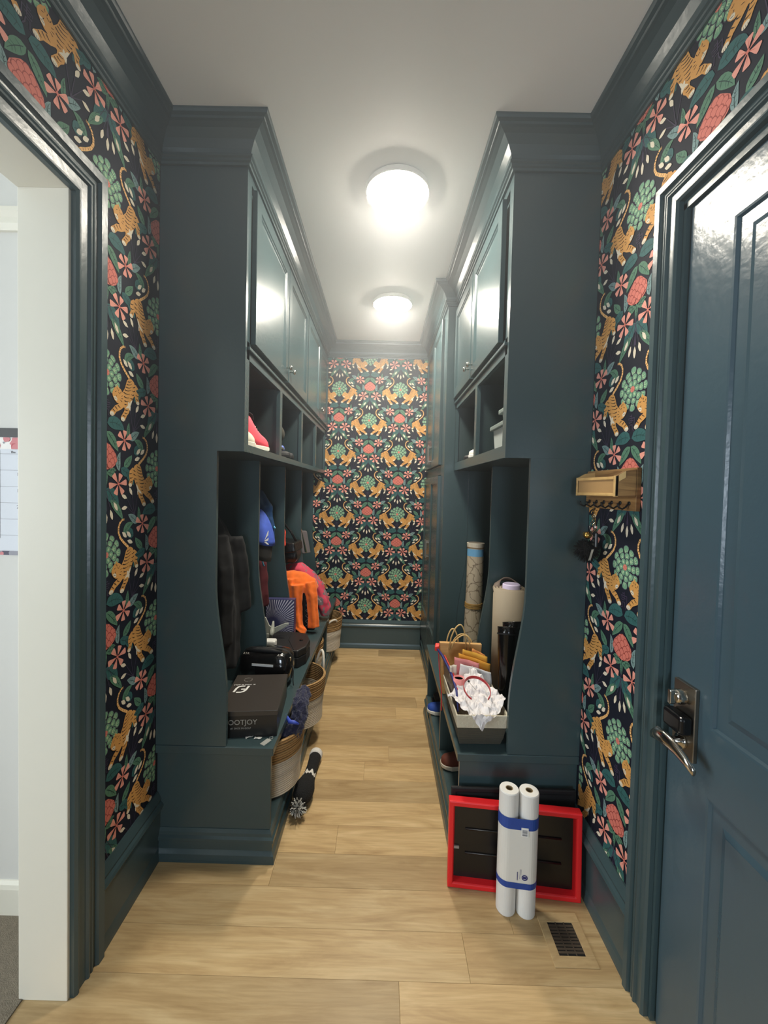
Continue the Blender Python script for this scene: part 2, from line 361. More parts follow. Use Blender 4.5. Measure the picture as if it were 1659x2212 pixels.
def bud(x, y, ang, ln=.036, w=.0135, c=CRE):
    d = (cos(ang), sin(ang)); m = [(x+d[0]*ln*t, y+d[1]*ln*t) for t in (0, .15, .4, .7, .9, 1)]; ws = (.1, .45, 1, .85, .5, .12)
    pg([(p[0]-d[1]*w*.5*k, p[1]+d[0]*w*.5*k) for p, k in zip(m, ws)]+[(p[0]+d[1]*w*.5*k, p[1]-d[0]*w*.5*k) for p, k in zip(m, ws)][::-1], c, 3)
def petal(cx, cy, ang, r0, r1, w, c, l, blunt=0, outline=None):
    d = (cos(ang), sin(ang)); e = (-d[1], d[0])
    sh = [(0, .12), (.3, .6), (.65, 1), (.88, .85), (1, .28)] if not blunt else [(0, .06), (.35, .42), (.7, .85), (.92, 1), (1, .72)]
    def mk(gr):
        a = [(cx+d[0]*(r0-gr+(r1-r0+2*gr)*t)+e[0]*(w/2*k+gr), cy+d[1]*(r0-gr+(r1-r0+2*gr)*t)+e[1]*(w/2*k+gr)) for t, k in sh]
        b = [(cx+d[0]*(r0-gr+(r1-r0+2*gr)*t)-e[0]*(w/2*k+gr), cy+d[1]*(r0-gr+(r1-r0+2*gr)*t)-e[1]*(w/2*k+gr)) for t, k in sh]
        return a+b[::-1]
    if outline is not None: pg(mk(.0022), outline, l)
    pg(mk(0), c, l+.5 if outline is not None else l)
def daisy(cx, cy, r, a0):
    for k, rr in enumerate((1, .82, .9, 1.05, .86, .92)):
        petal(cx, cy, a0+2*pi*k/6, .005, r*rr, .0225, PNK, 3, blunt=1)
        d = a0+2*pi*k/6; line([(cx, cy), (cx+cos(d)*r*.6, cy+sin(d)*r*.6)], .003, COR, 4, .0008)
    ell(cx, cy, .0055, .0055, COR, 5, n=6)
def motif_sided():
    # right-hand half, mirrored later
    tail = [(.098, .116), (.086, .114), (.073, .104), (.066, .088), (.066, .070), (.076, .050), (.096, .031), (.118, .014), (.132, -.002)]
    line(tail, .0075, YEL, 3, .010)
    for i in range(len(tail)-1):
        for t in (.2, .6):
            p = (tail[i][0]*(1-t)+tail[i+1][0]*t, tail[i][1]*(1-t)+tail[i+1][1]*t); dx, dy = tail[i+1][0]-tail[i][0], tail[i+1][1]-tail[i][1]; L_ = math.hypot(dx, dy)
            line([(p[0]-dy/L_*.0035, p[1]+dx/L_*.0035), (p[0]+dy/L_*.0035, p[1]-dx/L_*.0035)], .0018, DRK, 4)
    k0 = len(PR)
    # hind leg
    pg([(.140, -.030), (.160, -.026), (.176, -.040), (.180, -.060), (.176, -.078), (.184, -.098), (.178, -.106), (.164, -.104), (.160, -.092), (.156, -.078), (.146, -.072), (.134, -.060)], ORA, 3)
    ell(.173, -.099, .0095, .0075, CRE, 4)
    # body
    pg([(.108, -.022), (.118, -.012), (.134, -.010), (.148, -.018), (.156, -.034), (.156, -.056), (.148, -.078), (.138, -.098), (.130, -.118), (.116, -.132), (.098, -.136), (.078, -.130), (.066, -.112), (.070, -.090), (.084, -.074), (.096, -.056), (.102, -.038)], ORA, 4)
    pg([(.140, -.094), (.130, -.118), (.116, -.132), (.100, -.136), (.108, -.126), (.122, -.114), (.130, -.100)], CRE, 5)
    # front legs
    pg([(.074, -.114), (.060, -.128), (.044, -.136), (.030, -.152), (.018, -.164), (.016, -.174), (.026, -.180), (.038, -.176), (.050, -.160), (.072, -.148), (.090, -.134)], ORA, 4)
    ell(.027, -.171, .0115, .0090, CRE, 5)
    pg([(.096, -.128), (.094, -.146), (.082, -.164), (.074, -.176), (.076, -.186), (.088, -.190), (.098, -.184), (.108, -.164), (.120, -.150), (.126, -.126)], ORA, 4)
    ell(.086, -.182, .0115, .0085, CRE, 5)
    for i in range(3): line([(.022+i*.006, -.172), (.022+i*.006, -.179)], .001, DRK, 6); line([(.081+i*.006, -.183), (.081+i*.006, -.190)], .001, DRK, 6)
    # head
    pg([(.032, -.082), (.040, -.068), (.050, -.062), (.054, -.054), (.060, -.062), (.074, -.068), (.086, -.082), (.090, -.100), (.084, -.118), (.070, -.126), (.052, -.124), (.040, -.116), (.031, -.104), (.028, -.092)], ORA, 5)
    pg([(.034, -.104), (.046, -.100), (.054, -.108), (.052, -.118), (.042, -.116)], CRE, 6)
    for a, b in (((.042, -.084), (.050, -.080)), ((.060, -.082), (.068, -.086)), ((.050, -.096), (.046, -.104)), ((.040, -.108), (.050, -.111)), ((.062, -.070), (.060, -.078)), ((.074, -.076), (.070, -.084)), ((.082, -.090), (.074, -.094)), ((.084, -.102), (.075, -.103)), ((.080, -.114), (.070, -.110)), ((.052, -.066), (.054, -.074))):
        line([a, b], .0022, DRK, 7, .001)
    # stripes
    for a, m, b in (((.112, -.026), (.124, -.026), (.134, -.018)), ((.106, -.038), (.122, -.040), (.136, -.028)), ((.101, -.050), (.116, -.054), (.134, -.042)), ((.095, -.062), (.110, -.068), (.130, -.056)), ((.088, -.074), (.104, -.082), (.124, -.072)), ((.090, -.090), (.104, -.096), (.120, -.088)), ((.094, -.106), (.104, -.110), (.116, -.104)), ((.154, -.036), (.146, -.044), (.140, -.040)), ((.154, -.052), (.146, -.060), (.138, -.056)), ((.148, -.070), (.140, -.076), (.132, -.072)), ((.140, -.088), (.132, -.092), (.126, -.088)), ((.094, -.120), (.102, -.122), (.108, -.118)), ((.178, -.052), (.168, -.054), (.162, -.048)), ((.176, -.070), (.168, -.072), (.160, -.066)), ((.172, -.086), (.166, -.086), (.162, -.082)), ((.058, -.132), (.064, -.138), (.072, -.140)), ((.044, -.140), (.050, -.146), (.056, -.150)), ((.032, -.152), (.038, -.158), (.044, -.160)), ((.098, -.142), (.108, -.144), (.116, -.138)), ((.094, -.154), (.102, -.158), (.110, -.154)), ((.084, -.166), (.092, -.168), (.100, -.168))):
        line(qb(a, m, b, 3), .0036, DRK, 7, .0010)
    for k in range(k0, len(PR)): PR[k] = ([(x, y*.9+.020) for x, y in PR[k][0]], PR[k][1], PR[k][2])
    # leaves
    leaf(.004, -.170, .096, -.184, .046, .28, TEA)
    leaf(.002, -.198, .062, -.262, .034, .10, GRN)
    leaf(.128, -.214, .184, -.178, .030, .10, BLU)
    leaf(.120, -.214, .122, -.150, .020, .12, GRN)
    daisy(.096, -.218, .043, .45)
    leaf(.068, -.330, .074, -.262, .024, .24, BLU)
    leaf(.094, -.312, .140, -.268, .030, -.12, GRN)
    leaf(.078, -.318, .142, -.334, .034, -.22, TEA)
    leaf(.152, .050, .112, .090, .036, .2, TEA)
    leaf(.098, .060, .150, .098, .030, .35, GRN)
    leaf(.004, -.338, .056, -.356, .024, .22, GRN)
    leaf(.016, -.332, .052, -.330, .016, .22, GRN)
    daisy(.063, -.376, .047, .15)
    leaf(.002, -.392, .066, -.456, .050, .06, TEA)
    leaf(.022, -.432, .090, -.506, .030, .12, GRN)
    # bud trio by the tail
    for x, y, a in ((.086, .070, -.70), (.112, .070, -.75), (.116, .036, -.35)): bud(x, y, a, .032, .0155)
    # side spray
    for x, y, a in ((.112, -.428, 2.75), (.142, -.416, 2.1), (.176, -.416, 1.25), (.114, -.460, 3.3)):
        bud(x, y, a, .032, .0145); line([(.158, -.492), (x, y)], .0032, PUR, 2, .002)
    # centre fan
    for x, y, a in ((.013, -.460, -1.02), (.030, -.434, -.72)):
        bud(x+.009, y-.006, a-.25, .036, .0145); line([(0, -.40), (x*.5, y+.04), (x+.009, y-.004)], .0040, PUR, 2, .002)
    leaf(.152, -.070, .206, -.022, .026, .15, TEA, 1)
def motif_centre():
    # green bloom
    for n_, r, ln, w_, off, l in ((12, .041, .032, .0285, 0, 3), (9, .022, .032, .0265, .2, 5), (6, .006, .027, .024, .5, 7)):
        for k in range(n_):
            a = off+2*pi*k/n_+pi/2; sx = 1+.05*cos(2*a)
            ex = 1.10 if (n_ == 12 and k % 6 == 0) else 1
            petal(0, 0, a, r*sx*ex, (r+ln)*sx*ex, w_, GFL, l, outline=PUR)
            for s_ in (-.13, .0, .13):
                q0 = (r+ln*.40)*sx; q1 = (r+ln*(.78 if s_ else .92))*sx; line([(cos(a+s_*.5)*q0, sin(a+s_*.5)*q0), (cos(a+s_)*q1, sin(a+s_)*q1)], .0034, LIT, l+1, .0012)
    ell(0, 0, .012, .011, COR, 9, n=10)
    for k in range(6): ell(.007*cos(k*pi/3), .007*sin(k*pi/3), .0018, .0018, PNK, 10, n=5)
    # peony
    pg([(0, -.236), (.018, -.242), (.034, -.256), (.050, -.272), (.056, -.292), (.046, -.310), (.028, -.322), (0, -.328), (-.028, -.322), (-.046, -.310), (-.056, -.292), (-.050, -.272), (-.034, -.256), (-.018, -.242)], COR, 3)
    for q_, (y, xs, r) in enumerate(((-.249, (0,), .013), (-.261, (-.018, .018), .013), (-.272, (0,), .014), (-.275, (-.034, .034), .012), (-.286, (-.018, .018), .014), (-.292, (-.044, .044), .0115), (-.299, (0, -.030, .030), .013), (-.311, (-.016, .016), .012))):
        for x in xs: ell(x, y, r*1.04, r*1.04, COD, 3.4+q_*.5, n=10); ell(x, y, r*.86, r*.86, COR, 3.65+q_*.5, n=10)
    leaf(0, -.326, 0, -.388, .016, 0, GRN)
    # centre fan bud and stem
    line([(0, -.37), (0, -.48)], .0055, PUR, 2, .003); bud(0, -.474, -pi/2, .040, .015)
    for k in (-1, 1): line([(k*.001, -.44), (k*.004, -.47)], .004, PUR, 2)
    # character stroke glyph
    cx, cy, u = 0, -.118, .0052
    for st in (((0, 6), (0, 3.6)), ((0, 4.9), (2.2, 4.9)), ((-3, 3.4), (3.6, 3.4), (3.0, 2.2)), ((-3, 3.4), (-3.1, 0), (-4.2, -4.6)), ((-1.8, 1.6), (2.4, 2.1)), ((-.2, 3.2), (-.2, .6), (2.6, .5), (2.9, 1.2)), ((-.9, -1), (-1.2, -3.6), (-2.6, -5.6)), ((-.9, -1), (1.7, -.9), (1.7, -4.6), (3.9, -4.8), (4.1, -3.4))):
        line([(cx+a*u, cy+b*u) for a, b in st], .0034, PUR, 3)
motif_sided(); half = list(PR); PR.clear(); motif_centre(); cen = list(PR); PR.clear()
MOTIF = cen+half+[([(-x, y) for x, y in p][::-1], c, l) for p, c, l in half]
MOTIF = [(p, c, l+k*.004) for k, (p, c, l) in enumerate(MOTIF)]
def clip(poly, u0, u1, v0, v1):
    for ax, lim, sg in ((0, u0, 1), (0, u1, -1), (1, v0, 1), (1, v1, -1)):
        out = []; n = len(poly)
        if not n: return []
        for i in range(n):
            a, b = poly[i], poly[(i+1) % n]; da, db = (a[ax]-lim)*sg, (b[ax]-lim)*sg
            if da >= 0: out.append(a)
            if (da >= 0) != (db >= 0):
                t = da/(da-db); out.append((a[0]+(b[0]-a[0])*t, a[1]+(b[1]-a[1])*t))
        poly = out
    return poly
TW, TH = .606, .620
def wallpaper(parent, rects, org, fn):
    mb = MB()
    U0 = min(r[0] for r in rects); U1 = max(r[1] for r in rects); V0 = min(r[2] for r in rects); V1 = max(r[3] for r in rects)
    for i in range(int((U0-org[0])/(TW/2))-2, int((U1-org[0])/(TW/2))+3):
        for j in range(-7, 8):
            cx = org[0]+i*TW/2; cy = org[1]+j*TH+(TH/2 if i % 2 else 0)
            if cx < U0-.25 or cx > U1+.25 or cy < V0-.15 or cy > V1+.6: continue
            for p, c, l in MOTIF:
                q = [(x+cx, y+cy) for x, y in p]
                us = [a[0] for a in q]; vs = [a[1] for a in q]; lo, hi, lo2, hi2 = min(us), max(us), min(vs), max(vs)
                for (a, b, c0, d0) in rects:
                    if hi <= a or lo >= b or hi2 <= c0 or lo2 >= d0: continue
                    qq = q if (lo >= a and hi <= b and lo2 >= c0 and hi2 <= d0) else clip(q, a, b, c0, d0)
                    if len(qq) >= 3:
                        mb.add([fn(u, v, .0003+(l+(i % 2)*.0021)*.00028) for u, v in qq], [tuple(range(len(qq)))], c)
    o = put('wallpaper_print', mb, PM, parent); o['kind'] = 'stuff'
    return o
wallpaper(wall_l, [(1.314, 1.670, .28, 2.92), (OY0-.02, 1.314, OZ+.10, 2.92), (-1.2, OY0-.12, .28, 2.92)], (1.36, 1.362), lambda u, v, d: (WL+d, u, v))
wallpaper(wall_r, [(1.283, 1.670, .28, 2.92), (DY0-.02, 1.283, DZ+.105, 2.92), (-1.2, DY0-.09, .28, 2.92)], (1.41, 1.357), lambda u, v, d: (WR-d, u, v))
wallpaper(wall_b, [(-.938, .45, .28, 2.92)], (-.147, 1.672), lambda u, v, d: (u, YB-d, v))

# ------------------------------------------------------------------ panelled door, right
dx = WR+.012
door = struct('door_1', MB().box(dx+.008, dx+.045, DY0, DY1, .008, DZ+.002), [DOORPAINT], label='glossy dark teal two-panel door with nickel lock plate')
mb = MB()   # frame of stiles and rails with stepped panel moulding
ys0, ys1 = DY0, DY1; pz = ((.16, .822), (1.002, 2.32)); py = (DY0+.15, 1.042)
mb.box(dx, dx+.009, ys0, py[0], .008, DZ).box(dx, dx+.009, py[1], ys1, .008, DZ)
mb.box(dx, dx+.009, py[0], py[1], .008, pz[0][0]).box(dx, dx+.009, py[0], py[1], pz[0][1], pz[1][0]).box(dx, dx+.009, py[0], py[1], pz[1][1], DZ)
put('door_frame', mb, DOORPAINT, door)
for z0, z1 in pz:
    fn = lambda y, z, d: (dx+d, y, z)
    prof = [(0, 0), (.0, .010), (.006, .004), (.012, .004), (.020, .0125), (.034, .0125), (.036, .006), (.060, .002), (.062, .016), (-.002, .016), (-.002, 0)]
    prof = [(0, 0), (.006, .001), (.010, .008), (.022, .010), (.026, .0135), (.040, .0135), (.044, .008), (.062, .002), (.062, .014), (0, .014)]
    m2 = MB().sweep(prof, [(py[0], z0), (py[0], z1), (py[1], z1), (py[1], z0)], fn, side=1, closed=True)
    m2.box(dx+.002, dx+.014, py[0]+.060, py[1]-.060, z0+.060, z1-.060)
    put('door_panel', m2, DOORPAINT, door)
# jamb stop behind door edge
struct('trim_5', MB().box(WR+.001, WR+.10, DY1+.008, DY1+.02, 0, DZ+.02).box(WR+.001, WR+.10, DY0-.02, DY0-.003, 0, DZ+.02).box(WR+.001, WR+.10, DY0-.02, DY1+.02, DZ+.004, DZ+.03), [PAINT])
# lock set
def ry(y, z): return y, z
plate = put('lock_plate', MB().box(dx-.012, dx, 1.078, 1.158, .885, 1.088), STEEL, door, bev=.002)
plate['label'] = 'brushed nickel lock plate'
mb = MB().box(dx-.046, dx-.012, 1.080, 1.156, .955, 1.008)
kp = put('keypad', mb, BLACKP, door, bev=.010, seg=4, label='black plastic electronic lock cover')
mb = MB().lathe([(.0, -.040), (.014, -.040), (.020, -.034), (.021, -.020), (.017, -.012), (.017, 0)], (dx, 1.118, 1.050), 20, 'x').box(dx-.056, dx-.038, 1.112, 1.124, 1.030, 1.070)
put('thumb_turn', mb, CHROME, door, bev=.003, label='bright nickel thumb turn')
mb = MB().lathe([(.020, -.010), (.020, -.018), (.012, -.022), (.010, -.055), (.010, -.06)], (dx-.002, 1.118, .925), 18, 'x')
pts = [(dx-.058, 1.172, .912), (dx-.066, 1.14, .932), (dx-.068, 1.10, .936), (dx-.064, 1.07, .930), (dx-.060, 1.04, .918), (dx-.058, 1.015, .905)]
rings = []
for i, p in enumerate(pts):
    w = (.014, .021, .020, .017, .014, .010)[i]; t = (.009, .011, .011, .009, .008, .006)[i]
    rings.append([(p[0]+t*cos(a), p[1], p[2]+w*sin(a)) for a in [2*pi*k/12 for k in range(12)]])
mb.loft(rings)
put('lever_handle', mb, CHROME, door, smooth=True, label='polished nickel curved lever handle')

# ------------------------------------------------------------------ built-in joinery
def cab_door(parent, x, sg, y0, y1, z0, z1, knob=None):
    """overlay door on plane x, proud towards sg"""
    fn = lambda y, z, d: (x+sg*d, y, z)
    prof = [(0, 0), (0, .019), (.002, .021), (.058, .021), (.062, .016), (.066, .016), (.072, .010), (.072, 0)]
    mb = MB().sweep(prof, [(y0, z0), (y0, z1), (y1, z1), (y1, z0)], fn, side=1, closed=True)
    xa, xb = sorted((x+sg*.004, x+sg*.011)); mb.box(xa, xb, y0+.068, y1-.068, z0+.068, z1-.068)
    o = put('cabinet_door', mb, PAINT, parent)
    if knob:
        k = MB().lathe([(.004, .02), (.004, .034), (.005, .036), (.0125, .040), (.0145, .045), (.0135, .050), (.008, .053), (.0005, .054)], (0, 0, 0), 16, 'x')
        k.v = [(x+sg*p[0], p[1]+knob[0], p[2]+knob[1]) for p in k.v]
        put('knob', k, CHROME, o, smooth=True, label='round polished nickel knob')
    return o
def hook(parent, x, y, z, sg):
    """double coat hook screwed to the back panel at x, pointing sg"""
    mb = MB().lathe([(.013, 0), (.013, .004), (.009, .007)], (x, y, z), 14, 'x')
    if sg < 0: mb.v = [(2*x-p[0], p[1], p[2]) for p in mb.v]
    mb.tube([(x+sg*.006, y, z+.012), (x+sg*.03, y, z+.010), (x+sg*.05, y, z+.028), (x+sg*.056, y, z+.048)], [.0045, .0045, .005, .007], 8)
    mb.tube([(x+sg*.006, y, z-.010), (x+sg*.024, y, z-.026), (x+sg*.036, y, z-.022), (x+sg*.040, y, z-.008)], [.0045, .0045, .005, .006], 8)
    put('coat_hook', mb, STEEL, parent, smooth=True, label='nickel double coat hook')
def unit(side):
    L_ = side < 0
    wall = WL if L_ else WR; sg = 1 if L_ else -1           # sg points into the aisle
    y0 = 1.69; y1 = YB if L_ else 2.873
    bx = -.4345 if L_ else .346; ux = -.578 if L_ else .505
    divs = (2.265, 2.86, 3.455) if L_ else (2.262,)
    def B(mb, xa, xb, *r): xa, xb = sorted((xa, xb)); return mb.box(xa, xb, *r)
    wx = wall+sg*.0012
    # bench
    t = thing('bench', 'long dark teal bench with baskets beneath along the left wall' if L_ else 'short dark teal bench with shoes beneath along the right wall', 'bench', ((wall+bx)/2, (y0+y1)/2, 0))
    put('bench_top', B(MB(), wx, bx, 1.672, y1-.001, .467, .502), PAINT, t, bev=.003)
    put('end_panel', B(MB(), wx, bx-sg*.014, y0, y0+.019, .134, .467), PAINT, t)
    put('end_panel', B(MB(), wx, bx-sg*.014, y1-.020, y1-.001, .134, .467), PAINT, t)
    put('back_panel', B(MB(), wx, wall+sg*.013, y0+.019, y1-.020, .134, .467), PAINT_IN, t)
    if not L_:
        for a in (y0+.001, ): put('raw_edge', B(MB(), bx-sg*.0136, bx-sg*.0128, y0+.003, y0+.016, .14, .466), RAW, t, label='unpainted pale front edge')
    for d in divs:
        o = put('divider', B(MB(), wall+sg*.013, bx-sg*.016, d-.009, d+.009, .134, .467), PAINT, t)
        if not L_: put('raw_edge', B(MB(), bx-sg*.0159, bx-sg*.0149, d-.008, d+.008, .136, .466), RAW, o, label='unpainted pale front edge')
    PX = bx-sg*.0125
    plw = put('plinth', B(MB(), wx, PX, y0+.0005, y1-.001, 0, .134), PAINT, t)
    prof = [(0, 0), (.024, 0), (.024, .012), (.021, .034), (.014, .046), (.012, .05), (.012, .082), (.018, .088), (.018, .100), (.010, .108), (.008, .120), (.002, .134), (0, .134)]
    path = [(wall+sg*.0015, y0), (PX, y0), (PX, y1-.001)]
    put('plinth_moulding', MB().sweep(prof, path, pl, side=1 if L_ else -1), PAINT, t)
    # stall partitions
    fx0, fx1 = (-.690, -.637) if L_ else (.612, .556)
    t2 = thing('locker_partition_unit', 'four tall dark teal locker bays with curved partitions above the left bench' if L_ else 'two tall dark teal locker bays with curved partitions above the right bench', 'lockers', ((wall+fx0)/2, (y0+y1)/2, .502))
    def part_poly():
        zt, zb_ = 1.753, .503
        pts = [(wx, zb_), (fx1, zb_), (fx1, .62)]
        n = 14; za, zc = .70, 1.20
        for i in range(n+1):
            s_ = i/n; k = s_*s_*(3-2*s_); pts.append((fx1+(fx0-fx1)*k, za+(zc-za)*s_))
        return pts+[(fx0, zt), (wx, zt)]
    yf = lambda x, z, d: (x, d, z)
    put('end_panel', MB().prism(part_poly(), yf, 1.675, 1.694), PAINT, t2)
    for d in divs: put('partition', MB().prism(part_poly(), yf, d-.009, d+.009), PAINT, t2)
    put('end_panel', MB().prism(part_poly(), yf, y1-.020, y1-.0012), PAINT, t2)
    put('back_panel', B(MB(), wx, wall+sg*.012, 1.694, y1-.020, .503, 1.753), PAINT_IN, t2)
    ys = [1.694]+list(divs)+[y1-.02]
    for a, b_ in zip(ys, ys[1:]):
        c = (a+b_)/2
        for k in ((-.13, .13) if L_ else (0,)):
            hook(t2, wall+sg*.012, c+k, 1.47, sg)
        if not L_: pass
    # upper cabinet
    mz0, mz1 = (2.142, 2.205) if L_ else (2.185, 2.245); bz = 1.786 if L_ else 1.806
    t3 = thing('wall_cabinet', 'dark teal wall cabinet with four doors over four open cubbies, left' if L_ else 'dark teal wall cabinet with two doors over two open cubbies, right', 'cabinet', ((wall+ux)/2, (y0+y1)/2, 1.753))
    put('end_panel', B(MB(), wx, ux, 1.675, 1.694, 1.7532, 2.99), PAINT, t3)
    put('end_panel', B(MB(), wx, ux-sg*.02, y1-.02, y1-.0012, 1.754, 2.99), PAINT_IN, t3)
    put('bottom_shelf', B(MB(), wx, ux-sg*.02, 1.694, y1-.02, 1.754, bz), PAINT_IN, t3)
    put('middle_shelf', B(MB(), wx, ux-sg*.02, 1.694, y1-.02, mz0+.01, mz0+.03), PAINT_IN, t3)
    put('back_panel', B(MB(), wx, wall+sg*.012, 1.694, y1-.02, bz, mz0+.01), PAINT_IN, t3)
    fr = MB(); fa, fb = ux-sg*.02, ux
    B(fr, fa, fb, 1.694, y1-.0012, 1.754, bz); B(fr, fa, fb, 1.694, y1-.0012, mz0, mz1+.01); B(fr, fa, fb, 1.694, y1-.0012, 2.872, 2.99)
    ds = (2.272, 2.862, 3.46) if L_ else (2.24,)
    B(fr, fa, fb, 1.694, 1.726 if L_ else 1.722, bz, 2.872); B(fr, fa, fb, y1-.035, y1-.0012, bz, 2.872)
    for d in ds: B(fr, fa, fb, d-.024, d+.024, bz, mz0)
    B(fr, fa, fa+sg*.004, 1.72, y1-.03, mz1, 2.88)
    put('face_frame', fr, PAINT, t3)
    # small ledge moulding under the doors
    put('ledge', B(MB(), ux, ux+sg*.012, 1.694, y1-.0012, mz0+.036, mz0+.050), PAINT, t3, bev=.003)
    for d in ds: put('cubby_divider', B(MB(), wall+sg*.012, ux-sg*.02, d-.009, d+.009, bz, mz0+.01), PAINT_IN, t3)
    if L_:
        spans = ((1.740, 2.335, 2.296), (2.350, 2.930, 2.385), (2.955, 3.500, 3.466), (3.515, 4.022, 3.552))
        for a, b_, k in spans: cab_door(t3, ux, sg, a, b_, 2.216, 2.862, (k, 2.284))
    else:
        for a, b_, k in ((1.762, 2.312, 2.275), (2.330, 2.858, 2.366)): cab_door(t3, ux, sg, a, b_, 2.256, 2.862, (k, 2.318))
    return t, t2, t3
unit(-1); unit(1)
# tall cabinet
tx = .4365
t = thing('tall_cabinet', 'full-height dark teal pantry cabinet with bar pulls at the far right', 'cabinet', (.65, 3.46, 0))
mb = MB().box(tx+.02, WR-.0012, 2.8745, 2.893, .0, 2.99).box(tx+.02, WR-.0012, YB-.02, YB-.0012, 0, 2.99).box(tx+.02, WR-.0012, 2.893, YB-.02, 2.95, 2.99).box(tx+.02, WR-.0012, 2.893, YB-.02, .0, .10)
put('carcass', mb, PAINT, t)
mb = MB().box(tx, tx+.02, 2.8745, 3.022, 0, 2.99).box(tx, tx+.02, 4.008, YB-.0012, 0, 2.99).box(tx, tx+.02, 3.022, 4.008, 2.885, 2.99).box(tx, tx+.02, 3.022, 4.008, 1.73, 1.80).box(tx, tx+.02, 3.022, 4.008, 0, .16)
put('face_frame', mb, PAINT, t)
for (a, b_, hy) in ((3.028, 3.512, 3.48), (3.522, 4.004, 3.556)):
    for z0, z1, hz in ((1.805, 2.880, 1.92), (.42, 1.722, 1.10)):
        o = cab_door(t, tx, -1, a, b_, z0, z1)
        hx = tx-.021
        mb = MB().box(hx-.030, hx-.022, hy-.005, hy+.005, hz-.075, hz+.075).box(hx-.024, hx, hy-.004, hy+.004, hz-.066, hz-.056).box(hx-.024, hx, hy-.004, hy+.004, hz+.056, hz+.066)
        put('bar_handle', mb, STEEL, o, bev=.0015, label='square brushed nickel bar pull')
    o = put('drawer_front', MB().box(tx-.019, tx, a, b_, .172, .410), PAINT, t, bev=.003)
prof = [(0, 0), (.024, 0), (.024, .012), (.021, .034), (.014, .046), (.012, .05), (.012, .082), (.018, .088), (.018, .100), (.010, .108), (.008, .120), (.002, .134), (0, .134)]
put('base_moulding', MB().sweep(prof, [(tx, 2.874), (tx, YB-.03)], pl, side=-1), PAINT, t)

# ------------------------------------------------------------------ ceiling lights
DIFF = bpy.data.materials.new('lit_diffuser'); DIFF.use_nodes = True
nt = DIFF.node_tree; nt.nodes.clear(); em = nt.nodes.new('ShaderNodeEmission'); ou = nt.nodes.new('ShaderNodeOutputMaterial'); nt.links.new(em.outputs[0], ou.inputs[0])
em.inputs[0].default_value = (1, .93, .80, 1); em.inputs[1].default_value = LAMP_WATT
RIM = mat('lamp_rim', (232, 230, 224), rough=.35)
for (x, y, lb) in ((.038, 1.955, 'round flush ceiling light nearer the camera, brightly lit'), (.044, 3.11, 'round flush ceiling light further down the passage, brightly lit')):
    t = thing('ceiling_light', lb, 'ceiling light', (x, y, H), group='flush ceiling lights')
    put('mounting_base', MB().lathe([(.140, -.0006), (.150, -.010), (.1505, -.030), (.148, -.033), (.1445, -.033), (.1445, -.028), (.10, -.028)], (x, y, H), 48), RIM, t, smooth=False)
    put('diffuser', MB().lathe([(.1442, -.0285), (.1442, -.033), (.135, -.039), (.11, -.045), (.07, -.049), (.001, -.050)], (x, y, H), 48, cap=True), DIFF, t, smooth=True, label='glowing warm white diffuser')

# ------------------------------------------------------------------ soft-goods helper
def cloth(name, mb, m, parent=None, vox=.008, disp=.008, ds=.12, smooth=4, label=None, folds=None, world=True):
    o = put(name, mb, m, parent, world=world, label=label)
    q = o.modifiers.new('r', 'REMESH'); q.mode = 'VOXEL'; q.voxel_size = vox; q.use_smooth_shade = True
    for k, (st, sc) in enumerate(((disp, ds), (disp*.5, ds*.4))):
        tx_ = bpy.data.textures.new('fold', 'CLOUDS'); tx_.noise_scale = sc; tx_.noise_depth = 1
        d = o.modifiers.new('d%d' % k, 'DISPLACE'); d.texture = tx_; d.strength = st*2; d.mid_level = .5; d.texture_coords = 'GLOBAL' if k else 'LOCAL'
    z = o.modifiers.new('m', 'SMOOTH'); z.factor = .5; z.iterations = smooth
    return o
def limb(mb, pts, rs, flat=1.0, seg=28, axis=None, fold=.10, nf=5, ph=0):
    pts = [Vector(p) for p in pts]; rings = []
    for i, p in enumerate(pts):
        d = (pts[min(i+1, len(pts)-1)]-pts[max(i-1, 0)]).normalized()
        a = Vector(axis) if axis else Vector((1, 0, 0)); a = (a-d*a.dot(d)).normalized(); b = d.cross(a)
        r = rs[i] if isinstance(rs, (list, tuple)) else rs
        rings.append([tuple(p+(a*cos(2*pi*k/seg)*r+b*sin(2*pi*k/seg)*r*flat)*(1+(fold if seg == 28 else 0)*sin(nf*2*pi*k/seg+ph+i*.45))) for k in range(seg)])
    return mb.loft(rings)

